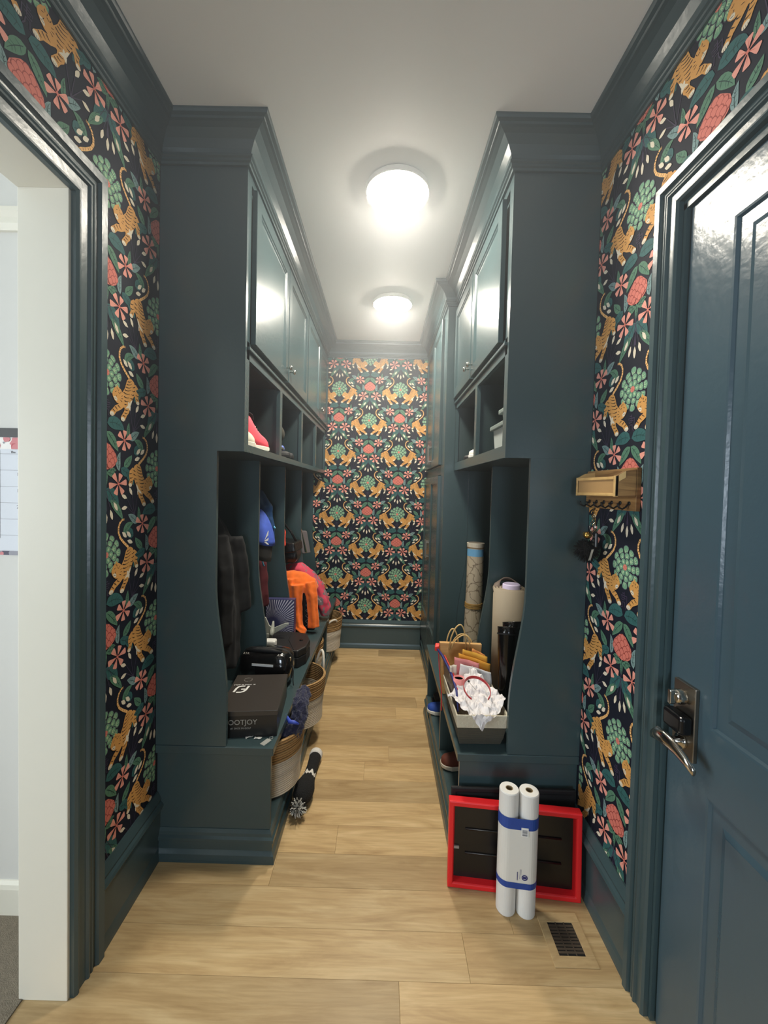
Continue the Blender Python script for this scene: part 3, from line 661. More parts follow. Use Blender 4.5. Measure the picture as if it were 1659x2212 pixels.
# ------------------------------------------------------------------ rope baskets under the left bench
ROPE = rings_mat('cotton_rope', (172, 160, 140), (216, 206, 188), 30, rough=.9, bump=.6)
SEAG = rings_mat('seagrass_band', (110, 80, 44), (178, 142, 92), 26, rough=.85, bump=.8)
LINER = mat('basket_inside', (96, 74, 56), rough=.9)
def basket(loc, rim, base, ht, label, ha, tilt=0, hh=.12):
    t = thing('rope_basket', label, 'basket', loc, group='rope baskets under the long bench')
    n = 20; pr = []
    hb = ht*.62
    for k in range(n+1):
        z = hb*k/n; r = base+(rim-base)*(z/ht)**.6
        pr += [(r, z), (r+.0022, z+hb/n*.5)]
    pr = [(base*.9, .004)]+pr+[(pr[-1][0]-.008, hb), (pr[-1][0]-.010, .012), (.001, .012)]
    put('body', MB().lathe([(.001, .001)]+pr, seg=40), ROPE, t, world=False, label='off-white coiled rope body')
    pr = []
    for k in range(7):
        z = hb+(ht-hb)*k/6; r = base+(rim-base)*(z/ht)**.6; pr += [(r+.001, z), (r+.005, z+.008)]
    pr = pr[:-1]+[(rim-.004, ht+.004), (rim-.012, ht), (rim-.014, hb)]
    put('band', MB().lathe(pr, seg=40, cap=False), SEAG, t, world=False, label='brown woven seagrass band')
    for a, up in ((ha, hh), (ha+pi, .02)):
        pts = []
        for k in range(9):
            q = k/8; b = a+(q-.5)*.5; r = rim-.002+.012*sin(pi*q); pts.append((cos(b)*r, sin(b)*r, ht-.03+sin(pi*q)**.7*up))
        put('handle', MB().tube(pts, .0085, 8), mat('handle_rope', (222, 214, 198), rough=.9), t, world=False, smooth=True, label='white rope loop handle')
    return t
basket((-.552, 2.00, .1345), .185, .150, .285, 'rope basket under the bench nearest the camera, holding a navy scarf', .95, hh=.05)
basket((-.525, 2.54, .1345), .190, .155, .285, 'open empty rope basket, second from the camera, with a raised white handle', .74, hh=.13)
basket((-.600, 3.13, .1345), .165, .140, .280, 'rope basket pushed furthest in, third from the camera', .9, hh=.035)
basket((-.515, 3.70, .1345), .172, .145, .300, 'rope basket under the far end of the bench by the back wall', -.9, hh=.03)
# navy scarf in the first basket
NAVY = mat('navy_wool', (36, 38, 66), rough=.95, bump=.8, bscale=120, sheen=.3)
t = thing('scarf', 'fluffy navy scarf spilling out of the nearest rope basket', 'scarf', (-.43, 2.0, .44))
mb = MB(); limb(mb, [(-.385, 2.13, .50), (-.382, 2.06, .545), (-.383, 2.0, .52), (-.39, 1.95, .45), (-.44, 1.94, .38), (-.52, 1.95, .30)], [.018, .034, .040, .038, .05, .06])
cloth('scarf_body', mb, NAVY, t, vox=.007, disp=.012, ds=.02, smooth=1)
mb = MB().tube([(-.445, 1.935, .50), (-.42, 1.915, .475), (-.40, 1.905, .48), (-.375, 1.915, .465)], [.004, .010, .010, .004], 8)
put('ribbon', mb, mat('royal_ribbon', (60, 84, 190), rough=.5), t, smooth=True, label='bright blue ribbon')

# ------------------------------------------------------------------ knitted golf headcover on the floor
t = thing('headcover', 'black knitted club headcover with white stripes and pompom on the floor', 'headcover', (-.35, 2.1, 0))
ax = [(-.350, 2.33, .040), (-.352, 2.30, .040), (-.356, 2.22, .038), (-.360, 2.14, .040), (-.362, 2.10, .044), (-.364, 2.04, .054), (-.366, 1.985, .056), (-.370, 1.945, .044)]
KB = mat('black_knit', (22, 22, 22), rough=.95, bump=.6, bscale=200); KW = mat('white_knit', (226, 222, 214), rough=.95, bump=.5, bscale=200)
limbm = MB(); limb(limbm, ax[1:], [.034, .030, .032, .040, .052, .048, .022], seg=20); put('knit_body', limbm, KB, t, smooth=True)
m2 = MB(); limb(m2, [(-.350, 2.345, .040), (-.350, 2.335, .040), (-.352, 2.315, .040), (-.352, 2.30, .040)], [.030, .037, .038, .036], seg=20); put('cuff', m2, KW, t, smooth=True, label='white ribbed cuff')
m2 = MB(); rings = []
for k, (p, r) in enumerate((((-.359, 2.150, .040), .0335), ((-.360, 2.14, .040), .0345), ((-.361, 2.125, .041), .0365), ((-.362, 2.112, .043), .0385))):
    rings.append([(p[0]+r*cos(a), p[1]+(.014*sin(a*7) if k in (0, 3) else 0), p[2]+r*sin(a)) for a in [2*pi*i/42 for i in range(42)]])
m2.loft(rings, False, False); put('zigzag_stripe', m2, KW, t, label='white zigzag stripe')
m2 = MB(); r3 = random.Random(5)
for k in range(150):
    v = Vector((r3.gauss(0, 1), r3.gauss(0, 1), r3.gauss(0, 1))).normalized(); c = Vector((-.374, 1.912, .050)); e = c+v*.044*r3.uniform(.8, 1.1)
    e.z = max(.004, e.z); m2.tube([c+v*.012, (c+v*.03+Vector((0, 0, .004))), e], [.0022, .0024, .0018], 4)
    m2.m[-6:] = [k % 2]*6
put('pompom', m2, [mat('pompom_grey', (190, 188, 180), rough=1), KB], t, label='black and white yarn pompom')

# ------------------------------------------------------------------ things on the left bench
BX = mat('shoebox_card', (27, 25, 25), rough=.34); BXL = mat('shoebox_lid', (62, 57, 53), rough=.28); INK = mat('white_ink', (232, 232, 228), rough=.5); INKG = mat('silver_ink', (176, 172, 164), rough=.5)
t = thing('shoe_box', 'black shoe box with white monogram on its lid at the bench end', 'shoe box', (-.586, 1.915, .5025), rz=.107)
w_, d_, h_ = .258, .350, .118
put('box_base', MB().box(-w_/2+.003, w_/2-.003, -d_/2+.003, d_/2-.003, 0, h_-.004), BX, t, world=False)
put('lid', MB().box(-w_/2, w_/2, -d_/2, d_/2, h_-.022, h_), BXL, t, world=False, bev=.0012, label='dark brown-black glossy lid')
FR = Matrix.Translation((-.030, -d_/2+.0024, .066)) @ Matrix.Rotation(pi/2, 4, 'X')
text_mesh('FootJoy'.upper(), .032, FR, INKG, parent=t); text_mesh('#1 SHOE IN GOLF', .011, Matrix.Translation((-.030, -d_/2+.0024, .040)) @ Matrix.Rotation(pi/2, 4, 'X'), INKG, parent=t)
text_mesh('#1 SHOE IN GOLF', .013, Matrix.Translation((-.068, .068, h_+.0004)) @ Matrix.Rotation(pi, 4, 'Z'), INK, parent=t)
PR.clear()
k_ = .00040
cv = lambda pts: [(-.075+(x-497)*k_*1.0, .024-(y-828)*k_*1.15) for x, y in pts]
line(cv([(425, 890), (438, 810), (455, 778), (490, 765), (530, 765)]), .0105, 0, 0); line(cv([(575, 762), (556, 855), (535, 884), (505, 895), (455, 895)]), .0105, 0, 0); line(cv([(498, 832), (555, 832)]), .0095, 0, 0)
m2 = MB(); [m2.add([(x, y, h_+.0006) for x, y in p], [tuple(range(len(p)))]) for p, c, l in PR]; PR.clear()
put('monogram', m2, INK, t, world=False, label='white monogram on the lid')
m2 = MB()
for k in range(36):
    a = 2*pi*k/36; b = 2*pi*(k+1)/36
    if k % 12 in (4, 5): continue
    m2.add([(-.062+.020*cos(a), .120+.020*sin(a), h_+.0005), (-.062+.020*cos(b), .120+.020*sin(b), h_+.0005), (-.062+.0185*cos(b), .120+.0185*sin(b), h_+.0005), (-.062+.0185*cos(a), .120+.0185*sin(a), h_+.0005)], [(0, 1, 2, 3)])
put('ring_mark', m2, INKG, t, world=False)
# glossy carry case
t = thing('carry_case', 'glossy black rounded carry case with a white strip, behind the shoe box', 'case', (-.625, 2.245, .5025), rz=-.10)
def rbox(sx, sy, sz, z0=0, n=6, p=4):
    mb = MB(); rings = []
    for k in range(9):
        ph = -pi/2+pi*k/8; cz = sz/2*(1 if sin(ph) > 0 else -1)*abs(sin(ph))**(2/p); rr = abs(cos(ph))**(2/p)
        rings.append([(sx/2*rr*(1 if cos(a) > 0 else -1)*abs(cos(a))**(2/p), sy/2*rr*(1 if sin(a) > 0 else -1)*abs(sin(a))**(2/p), z0+sz/2+cz) for a in [2*pi*i/40+.0001 for i in range(40)]])
    return mb.loft(rings)
GLOSS = mat('glossy_black_shell', (20, 19, 19), rough=.12, coat=.6)
put('shell', rbox(.295, .165, .200), GLOSS, t, world=False, smooth=True)
put('zip_band', rbox(.300, .030, .206, z0=-.003), BLACKM, t, world=False, smooth=True)
m2 = MB().box(-.055, .065, -.0845, -.0825, .128, .141); put('white_strip', m2, INK, t, world=False, label='plain white strip')  # plain white strip across the case front
put('top_ridge', MB().tube([(-.10, -.045, .196), (-.04, -.05, .204), (.04, -.05, .204), (.10, -.045, .196)], [.006, .012, .012, .006], 10), BLACKM, t, world=False, smooth=True)
text_mesh('ATA', .018, Matrix.Translation((-.095, -.066, .187)) @ Matrix.Rotation(R(38), 4, 'X'), INKG, parent=t); text_mesh('ATA', .018, Matrix.Translation((.098, -.066, .187)) @ Matrix.Rotation(R(38), 4, 'X'), INKG, parent=t)
put('buckle', MB().box(.125, .143, -.03, -.012, .13, .165), CHROME, t, world=False, bev=.003, label='small chrome buckle')
put('strap', MB().tube([(.14, .0, .12), (.158, -.02, .09), (.16, -.03, .04), (.165, -.035, .012)], .003, 6), BLACKM, t, world=False)
# eight-sided black case
t = thing('hard_case', 'matte black angular case with chamfered corners beside the sunburst box', 'case', (-.575, 2.60, .5025))
oc = [(-.715, 2.43), (-.49, 2.43), (-.452, 2.50), (-.450, 2.62), (-.485, 2.72), (-.56, 2.755), (-.715, 2.755), (-.76, 2.70), (-.76, 2.47)]
put('case_body', MB().prism(oc, lambda x, y, z: (x, y, z), .5025, .565), BLACKM, t, bev=.006)
put('case_lid', MB().prism(oc, lambda x, y, z: (x, y, z), .567, .612), mat('black_lid', (26, 25, 25), rough=.5), t, bev=.010)
put('seam', MB().tube([(-.60, 2.745, .6125), (-.585, 2.60, .6135), (-.52, 2.44, .6125)], .0025, 6), BLACKM, t)
put('latch', MB().lathe([(.012, .611), (.012, .616), (.007, .618), (.001, .618)], (-.505, 2.60, 0), 14), BLACKP, t)
# charger, toy plane
t = thing('charger', 'white plug charger with a cable lying behind the glossy case', 'charger', (-.67, 2.46, .613))
put('charger_body', MB().box(-.705, -.635, 2.440, 2.500, .6135, .662), mat('white_plastic', (226, 226, 220), rough=.35), t, bev=.012, seg=3)
put('cable', MB().tube([(-.70, 2.46, .62), (-.72, 2.45, .618), (-.70, 2.435, .6165), (-.64, 2.433, .6165), (-.60, 2.44, .6165)], .0026, 6), MATS['white_plastic'], t)
t = thing('toy_plane', 'pale grey plastic toy plane leaning before the sunburst box', 'toy', (-.69, 2.62, .613))
GP = mat('pale_grey_plastic', (168, 170, 160), rough=.45)
q = MB(); fl = lambda x, z, y: (x, y, z)
q.prism([(-.765, .735), (-.760, .745), (-.750, .740), (-.728, .690), (-.700, .672), (-.625, .706), (-.600, .708), (-.598, .698), (-.640, .668), (-.700, .630), (-.745, .622)], fl, 2.640, 2.652)
put('wings', q, GP, t, bev=.002)
q = MB(); limb(q, [(-.700, 2.60, .640), (-.705, 2.63, .655), (-.706, 2.655, .690), (-.706, 2.665, .712)], [.010, .014, .009, .005]); put('fuselage', q, GP, t, smooth=True)
put('tail_fin', MB().box(-.76, -.70, 2.62, 2.63, .614, .640), GP, t, bev=.002)
# sunburst box
t = thing('box', 'flat navy box printed with a white sunburst, standing on the bench', 'box', (-.688, 2.79, .5025))
bx0, bx1, bz0, bz1, by = -.790, -.590, .5035, .828, 2.775
put('carton', MB().box(bx0, bx1, by, by+.052, bz0, bz1), mat('navy_card', (62, 62, 100), rough=.35), t, bev=.001)
m2 = MB(); c0 = (-.742, .655)
for k in range(64):
    a = 2*pi*k/64; b = a+2*pi/64*.52
    p = [(c0[0]+.045*cos((a+b)/2), c0[1]+.045*sin((a+b)/2)), (c0[0]+.5*cos(a), c0[1]+.5*sin(a)), (c0[0]+.5*cos(b), c0[1]+.5*sin(b))]
    p = clip(p, bx0+.004, bx1-.004, bz0+.004, bz1-.004)
    if len(p) > 2: m2.add([(x, by-.0006, z) for x, z in p], [tuple(range(len(p)))])
put('sunburst_print', m2, mat('lilac_white_ink', (206, 204, 216), rough=.4), t, label='white rays fanning from the lower left')
# black patterned bag with the orange sweatshirt over it
t = thing('tote_bag', 'dark zigzag patterned bag standing under the orange sweatshirt', 'bag', (-.62, 3.16, .5025))
put('bag_body', MB().loft([[(-.75, 3.10, .504), (-.50, 3.10, .504), (-.50, 3.22, .504), (-.75, 3.22, .504)], [(-.74, 3.10, .79), (-.515, 3.10, .79), (-.515, 3.20, .79), (-.74, 3.20, .79)]]), mat('dark_bag', (40, 28, 26), rough=.8), t, bev=.012, seg=3)
m2 = MB(); zz = [(-.571+(.022 if k % 2 else 0), 3.0975, .53+.021*k) for k in range(12)]; m2.tube(zz, .0022, 5); put('zigzag_stitch', m2, INKG, t)
ORG = mat('orange_fleece', (240, 110, 22), rough=.85, sheen=.3, var=.12, vscale=20)
t = thing('sweatshirt', 'bright orange sweatshirt draped over the dark bag', 'sweatshirt', (-.62, 3.1, .52))
mb = MB()
limb(mb, [(-.745, 3.12, .885), (-.68, 3.115, .89), (-.60, 3.11, .875), (-.54, 3.115, .85), (-.515, 3.12, .81)], [.070, .078, .078, .066, .045], flat=.95, axis=(0, 1, 0), fold=.05, nf=4)
limb(mb, [(-.705, 3.06, .91), (-.700, 3.045, .80), (-.685, 3.04, .70), (-.665, 3.03, .60), (-.640, 3.02, .555)], [.078, .074, .066, .056, .045], flat=.5, fold=.16, nf=6)
limb(mb, [(-.64, 3.04, .87), (-.632, 3.03, .76), (-.625, 3.03, .66), (-.605, 3.0, .560), (-.565, 2.975, .535), (-.545, 2.97, .532)], [.058, .046, .040, .034, .028, .02], flat=.8, fold=.18, nf=5)
limb(mb, [(-.545, 3.07, .88), (-.518, 3.045, .78), (-.505, 3.035, .66), (-.497, 3.03, .548)], [.050, .042, .038, .042], flat=.8, fold=.15, nf=5)
cloth('sweatshirt_body', mb, ORG, t, vox=.006, disp=.005, ds=.09, smooth=2)
# pink camouflage jacket
def camo():
    m = bpy.data.materials.new('pink_camouflage'); m.use_nodes = True; nt = m.node_tree; b = nt.nodes['Principled BSDF']
    tc = nt.nodes.new('ShaderNodeTexCoord'); n = nt.nodes.new('ShaderNodeTexNoise'); n.inputs['Scale'].default_value = 14; n.inputs['Detail'].default_value = 2; n.inputs['Distortion'].default_value = 1
    r = nt.nodes.new('ShaderNodeValToRGB'); r.color_ramp.interpolation = 'CONSTANT'
    e = r.color_ramp.elements; e[0].color = (*lin((206, 70, 92)), 1); e[1].position = .55; e[1].color = (*lin((128, 112, 116)), 1); k = e.new(.64); k.color = (*lin((178, 164, 164)), 1)
    nt.links.new(tc.outputs['Object'], n.inputs[0]); nt.links.new(n.outputs['Fac'], r.inputs[0]); nt.links.new(r.outputs[0], b.inputs['Base Color']); b.inputs['Roughness'].default_value = .85
    return m
t = thing('jacket', 'pink and grey camouflage jacket heaped behind the orange sweatshirt', 'jacket', (-.6, 3.45, .52))
mb = MB()
limb(mb, [(-.83, 3.34, .86), (-.76, 3.345, .90), (-.68, 3.35, .905), (-.60, 3.35, .85), (-.53, 3.35, .76), (-.485, 3.345, .67), (-.452, 3.34, .60), (-.445, 3.335, .545)], [.06, .07, .075, .07, .065, .06, .05, .038], axis=(0, 1, 0))
limb(mb, [(-.76, 3.36, .56), (-.70, 3.36, .70), (-.66, 3.36, .82)], [.07, .07, .07], axis=(0, 1, 0)); limb(mb, [(-.66, 3.36, .56), (-.60, 3.36, .66), (-.58, 3.36, .76)], [.06, .07, .06], axis=(0, 1, 0))
cloth('jacket_body', mb, camo(), t, vox=.008, disp=.007, ds=.09)
# small litter by the bench end
t = thing('plastic_tag', 'clear rectangular plastic tag on the bench corner', 'tag', (-.478, 1.712, .5025), rz=-.5)
put('tag_card', MB().box(-.012, .012, -.022, .022, 0, .0015), mat('clear_tag', (196, 196, 190), rough=.2), t, world=False)
put('tag_loop', MB().tube([(0, .02, .001), (.008, .034, .001), (-.002, .046, .001), (-.01, .034, .001), (0, .02, .001)], .001, 5), MATS['clear_tag'], t, world=False)
for k, (x, y, lb) in enumerate(((-.520, 1.735, 'curled scrap of white paper next to the plastic tag'), (-.560, 1.742, 'short scrap of white paper in front of the shoe box'))):
    t = thing('paper_scrap', lb, 'paper', (x, y, .5025), rz=.6*k)
    put('scrap', MB().loft([[(-.016+.008*i, -.006, .001+.004*abs(sin(i*1.1))) for i in range(5)], [(-.014+.008*i, .007, .001+.003*abs(cos(i*1.3))) for i in range(5)]], False, False, False), INK, t, world=False, solid=.0008)

# ------------------------------------------------------------------ clothes and bags hanging in the left lockers
t = thing('coat', 'long black coat hanging in the nearest left locker', 'coat', (-.79, 2.08, 1.4))
mb = MB()
limb(mb, [(-.862, 2.08, 1.46), (-.845, 2.06, 1.40), (-.82, 2.04, 1.25), (-.80, 2.03, 1.0), (-.79, 2.02, .85), (-.79, 2.01, .72), (-.79, 2.0, .69)], [.025, .07, .11, .12, .125, .13, .12], flat=.55, axis=(0, 1, 0), fold=.16, nf=7)
limb(mb, [(-.80, 1.98, 1.36), (-.765, 1.95, 1.20), (-.755, 1.94, 1.0), (-.755, 1.93, .84)], [.045, .05, .045, .042])
limb(mb, [(-.77, 2.12, 1.34), (-.745, 2.14, 1.15), (-.74, 2.15, .95)], [.045, .05, .045])
cloth('coat_body', mb, mat('black_wool', (18, 18, 19), rough=.9), t, vox=.009, disp=.010, ds=.15)
t = thing('rain_jacket', 'dark blue jacket hanging above the blue cap in the second locker', 'jacket', (-.80, 2.65, 1.5))
mb = MB(); limb(mb, [(-.865, 2.69, 1.62), (-.84, 2.68, 1.56), (-.80, 2.67, 1.46), (-.785, 2.66, 1.34), (-.775, 2.66, 1.26)], [.02, .05, .07, .075, .06], flat=.7)
cloth('jacket_body', mb, mat('dark_blue_nylon', (22, 62, 104), rough=.5), t, vox=.008, disp=.012)
put('toggle', MB().tube([(-.722, 2.66, 1.36), (-.708, 2.65, 1.345), (-.698, 2.64, 1.335)], [.004, .006, .006], 6), mat('cyan_plastic', (74, 160, 190), rough=.4), t, label='light blue toggle')
t = thing('cap', 'royal blue baseball cap with a white wing mark, hanging in the second locker', 'cap', (-.775, 2.52, 1.3))
BLU2 = mat('royal_blue_twill', (62, 90, 186), rough=.8, var=.15, vscale=30)
mb = MB(); rings = []
for k in range(9):
    q = k/8; z = 1.465-.205*q; rr = .012+.078*sin(pi/2*min(1, q*1.15+.04))**.55
    rings.append([(-.782+rr*cos(a)*.95+.03*q, 2.52+rr*sin(a)*1.1, z-.02*cos(a)*q) for a in [2*pi*i/24 for i in range(24)]])
mb.loft(rings); put('crown', mb, BLU2, t, smooth=True)
m2 = MB()
for p in (((0, .0), (.014, .050), (.018, .056), (.017, .028)), ((-.002, -.004), (.014, .008), (.019, .012), (.017, -.004), (.006, -.010)), ((-.002, -.012), (.010, -.014), (.021, -.030), (.012, -.028))):
    m2.prism(p, lambda u, v, d: (-.706+u*1.0, 2.432+d+u*.9, 1.285+v), 0, .003)
put('wing_mark', m2, INK, t, label='white embroidered wing mark')
mb = MB(); rings = []
for q in (0, .35, .7, 1):
    rings.append([(-.765+(.085-.01*q)*cos(a), 2.52-.01+(.085-.01*q)*sin(a), 1.268-.10*q-.028*cos(a)) for a in [2*pi*i/24 for i in range(24)]])
mb.loft(rings); put('brim', mb, mat('charcoal_twill', (46, 44, 42), rough=.85), t, smooth=True, label='charcoal brim')
t = thing('hoodie', 'maroon garment hanging low behind the cap in the second locker', 'hoodie', (-.83, 2.7, 1.0))
mb = MB(); limb(mb, [(-.866, 2.76, 1.44), (-.864, 2.75, 1.22), (-.83, 2.72, 1.08), (-.815, 2.71, .88), (-.812, 2.72, .80)], [.02, .028, .055, .06, .055]); cloth('hoodie_body', mb, mat('maroon_fleece', (82, 22, 30), rough=.9), t, vox=.009)
put('drawstring', MB().tube([(-.775, 2.62, 1.13), (-.770, 2.615, 1.115), (-.760, 2.61, 1.09)], [.004, .005, .006], 6), MATS['cyan_plastic'], t, label='light blue drawstring end')
t = thing('t_shirt', 'narrow strip of red-orange cloth hanging in the third locker', 'shirt', (-.77, 3.06, 1.2))
mb = MB(); limb(mb, [(-.860, 3.06, 1.44), (-.80, 3.05, 1.36), (-.765, 3.04, 1.26), (-.760, 3.03, 1.16)], [.012, .03, .042, .035]); cloth('shirt_body', mb, mat('red_orange_cotton', (232, 72, 48), rough=.85), t, vox=.006, disp=.008)
t = thing('handbag', 'black leather shoulder bag hanging in the third locker', 'handbag', (-.74, 3.2, 1.0))
LEA = mat('black_leather', (20, 18, 18), rough=.32, bump=.15, bscale=60)
put('bag_body', MB().loft([[(-.82, 3.17, 1.005), (-.68, 3.17, 1.005), (-.68, 3.33, 1.005), (-.82, 3.33, 1.005)], [(-.84, 3.15, 1.06), (-.655, 3.15, 1.06), (-.655, 3.35, 1.06), (-.84, 3.35, 1.06)], [(-.82, 3.18, 1.18), (-.69, 3.18, 1.16), (-.69, 3.32, 1.16), (-.82, 3.32, 1.18)]]), LEA, t, bev=.02, seg=4, smooth=False)
put('flap', MB().loft([[(-.82, 3.142, 1.19), (-.68, 3.142, 1.17), (-.66, 3.36, 1.17), (-.82, 3.36, 1.19)], [(-.83, 3.135, 1.08), (-.668, 3.135, 1.10), (-.652, 3.365, 1.10), (-.83, 3.365, 1.08)]]), LEA, t, bev=.012, seg=3)
put('strap', MB().tube([(-.80, 3.20, 1.17), (-.82, 3.20, 1.30), (-.872, 3.19, 1.475), (-.83, 3.25, 1.36), (-.74, 3.28, 1.25), (-.69, 3.26, 1.17)], .009, 8), LEA, t, smooth=True)
put('clasp', MB().box(-.79, -.775, 3.128, 3.136, 1.05, 1.085), mat('gold_metal', (196, 158, 84), rough=.25, metal=1), t, bev=.002, label='small gold clasp')
t = thing('tote_bag', 'silver and grey bag hanging in the furthest left locker', 'bag', (-.72, 3.78, 1.1))
put('bag_body', MB().loft([[(-.775, 3.66, 1.02), (-.70, 3.66, 1.00), (-.66, 3.80, .99), (-.75, 3.82, 1.02)], [(-.80, 3.66, 1.20), (-.735, 3.66, 1.22), (-.70, 3.80, 1.20), (-.79, 3.82, 1.20)]]), mat('grey_vinyl', (112, 108, 112), rough=.4), t, bev=.012, seg=3)
put('silver_panel', MB().loft([[(-.735, 3.652, 1.03), (-.68, 3.69, 1.01), (-.676, 3.70, 1.01), (-.731, 3.66, 1.03)], [(-.765, 3.652, 1.235), (-.735, 3.67, 1.235), (-.731, 3.68, 1.235), (-.761, 3.66, 1.235)]]), mat('silver_foil', (206, 202, 190), rough=.18, metal=1), t, bev=.002, label='shiny silver panel')
put('strap', MB().tube([(-.78, 3.70, 1.20), (-.872, 3.74, 1.478), (-.74, 3.74, 1.20)], .007, 6), mat('white_lace', (202, 200, 192), rough=.7), t, label='white lace strap')
put('cord', MB().tube([(-.756, 3.62, 1.12), (-.750, 3.61, .98), (-.738, 3.60, .86)], [.010, .011, .005], 6), MATS['white_lace'], t, label='white lace cord end')
t = thing('hat', 'pale felt hat hanging high in the third locker', 'hat', (-.80, 3.10, 1.58))
put('hat_crown', MB().ball((-.80, 3.14, 1.56), .055, sz=1.3, sx=.6), mat('olive_felt', (62, 62, 52), rough=.95), t, smooth=True)

# ------------------------------------------------------------------ shoes
def shoe(label, loc, rz, L_=.26, upper=(200, 200, 200), sole=(228, 224, 214), toe=None, h=.085, hi=0, group=None, pitch=0, lace=True, name='sneaker'):
    t = thing(name, label, 'shoe', loc, rot=(0, pitch, rz), group=group)
    U = mat('upper_%d_%d_%d' % upper, upper, rough=.7); SO = mat('sole_%d_%d_%d' % sole, sole, rough=.6)
    xs = [0, .02, .08, .2, .35, .5, .65, .8, .92, .98, 1]
    wd = [.012, .026, .032, .034, .032, .034, .042, .046, .038, .022, .008]
    ht = [.75, .95, 1, .95, .88, .75, .58, .48, .42, .32, .22]
    rs = []; rb = []
    for x, w_, q in zip(xs, wd, ht):
        hh = .024+(h-.024)*q+(hi if x < .45 else 0)*(1 if x < .3 else .4)
        w2 = w_*L_/.26
        rs.append([(x*L_, w2*c, .018+(hh-.018)*s_) for c, s_ in ((-1, 0), (-.98, .35), (-.86, .65), (-.6, .9), (-.25, 1), (.25, 1), (.6, .9), (.86, .65), (.98, .35), (1, 0))])
        e = w2+.004; zz = .004 if .08 < x < .9 else .009
        rb.append([(x*L_*1.02-.003, -e, zz), (x*L_*1.02-.003, e, zz), (x*L_*1.02-.003, e, .027), (x*L_*1.02-.003, -e, .027)])
    put('upper', MB().loft(rs), U, t, world=False, smooth=True)
    put('sole', MB().loft(rb), SO, t, world=False, bev=.003)
    put('collar_opening', MB().loft([[(x*L_, c*wd[3]*.62*k, z+.004) for c in (-1, 1)] for x, z, k in ((.03, h*.96+hi, .5), (.12, h+hi, 1), (.25, h*.97+hi, 1), (.36, h*.9+hi*.6, .7))], False, False, False), mat('shoe_lining', (30, 28, 30), rough=.9), t, world=False, solid=.003)
    if lace:
        m2 = MB()
        for k in range(4):
            x = (.42+.07*k)*L_; z = .024+(h-.024)*(.84-.09*k)+.003; m2.tube([(x, -.018, z-.008), (x+.004, 0, z+.001), (x, .018, z-.008)], .0025, 5)
        put('laces', m2, SO, t, world=False)
    if toe:
        put('toe_cap', MB().loft([[(x*L_+.001, w_*L_/.26*c*1.04, .02+(.024+(h-.024)*q-.018)*s_*1.04) for c, s_ in ((-1, 0), (-.98, .35), (-.86, .65), (-.6, .9), (-.25, 1), (.25, 1), (.6, .9), (.86, .65), (.98, .35), (1, 0))] for x, w_, q in list(zip(xs, wd, ht))[6:]]), mat('toe_%d_%d_%d' % toe, toe, rough=.6), t, world=False, smooth=True)
    return t
pg_ = 'pink running shoes in the first cubby'
shoe('cream sneaker at the front edge of the first left cubby', (-.655, 1.722, 1.7865), 1.45, .20, (214, 206, 186), (226, 220, 204), h=.12, hi=.03)
shoe('pink running shoe with a white toe, nearer the camera in the first cubby', (-.665, 1.900, 1.7865), 1.42, .235, (232, 76, 92), (232, 230, 214), h=.140, hi=.03, group=pg_)
t = shoe('pink running shoe with a white pull loop, further in the first cubby', (-.765, 1.935, 1.7865), 1.32, .245, (232, 76, 92), (232, 230, 190), h=.150, hi=.03, group=pg_)
put('pull_loop', MB().tube([(.14, -.02, .09), (.175, -.03, .13), (.20, -.03, .10), (.185, -.03, .06)], .004, 6), INK, t, world=False, smooth=True, label='white pull loop')
t = shoe('black and blue slide sandal nearer the camera in the second cubby', (-.86, 2.54, 1.7865), .1, .27, (22, 22, 24), (20, 20, 22), h=.085, lace=False, name='sandal', group='sandals in the second cubby')
put('strap', MB().tube([(.17, -.048, .03), (.19, -.030, .075), (.195, 0, .085), (.19, .030, .075), (.17, .048, .03)], .012, 6), mat('sandal_blue', (96, 116, 190), rough=.5), t, world=False, smooth=True, label='light blue strap')
t = shoe('black and blue slide sandal further in the second cubby', (-.86, 2.68, 1.7865), -.1, .27, (22, 22, 24), (20, 20, 22), h=.085, lace=False, name='sandal', group='sandals in the second cubby')
put('strap', MB().tube([(.17, -.048, .03), (.19, -.030, .075), (.195, 0, .085), (.19, .030, .075), (.17, .048, .03)], .012, 6), MATS['sandal_blue'], t, world=False, smooth=True, label='light blue strap')
t = thing('cap', 'dark olive cap propped up at the front of the second cubby', 'cap', (-.68, 2.38, 1.90))
put('cap_crown', MB().ball((-.68, 2.43, 1.93), .085, sz=.8), mat('dark_olive_cloth', (48, 46, 36), rough=.9), t, smooth=True)
put('brim', MB().prism([(-.64, 2.345), (-.605, 2.37), (-.598, 2.42), (-.605, 2.47), (-.64, 2.495), (-.70, 2.50), (-.70, 2.34)], lambda x, y, z: (x, y, z-(x+.65)*.8), 1.872, 1.878), MATS['dark_olive_cloth'], t)
put('base_fold', MB().box(-.76, -.64, 2.33, 2.45, 1.787, 1.87), MATS['dark_olive_cloth'], t, bev=.02, seg=3)
shoe('white sneaker at the front of the far right cubby', (.785, 2.47, 1.8065), pi, .26, (214, 210, 204), (232, 230, 226), h=.105)
shoe('black shoe lying behind the white sneaker in the far right cubby', (.80, 2.64, 1.8065), pi, .27, (26, 25, 26), (30, 30, 32), h=.06, lace=False)
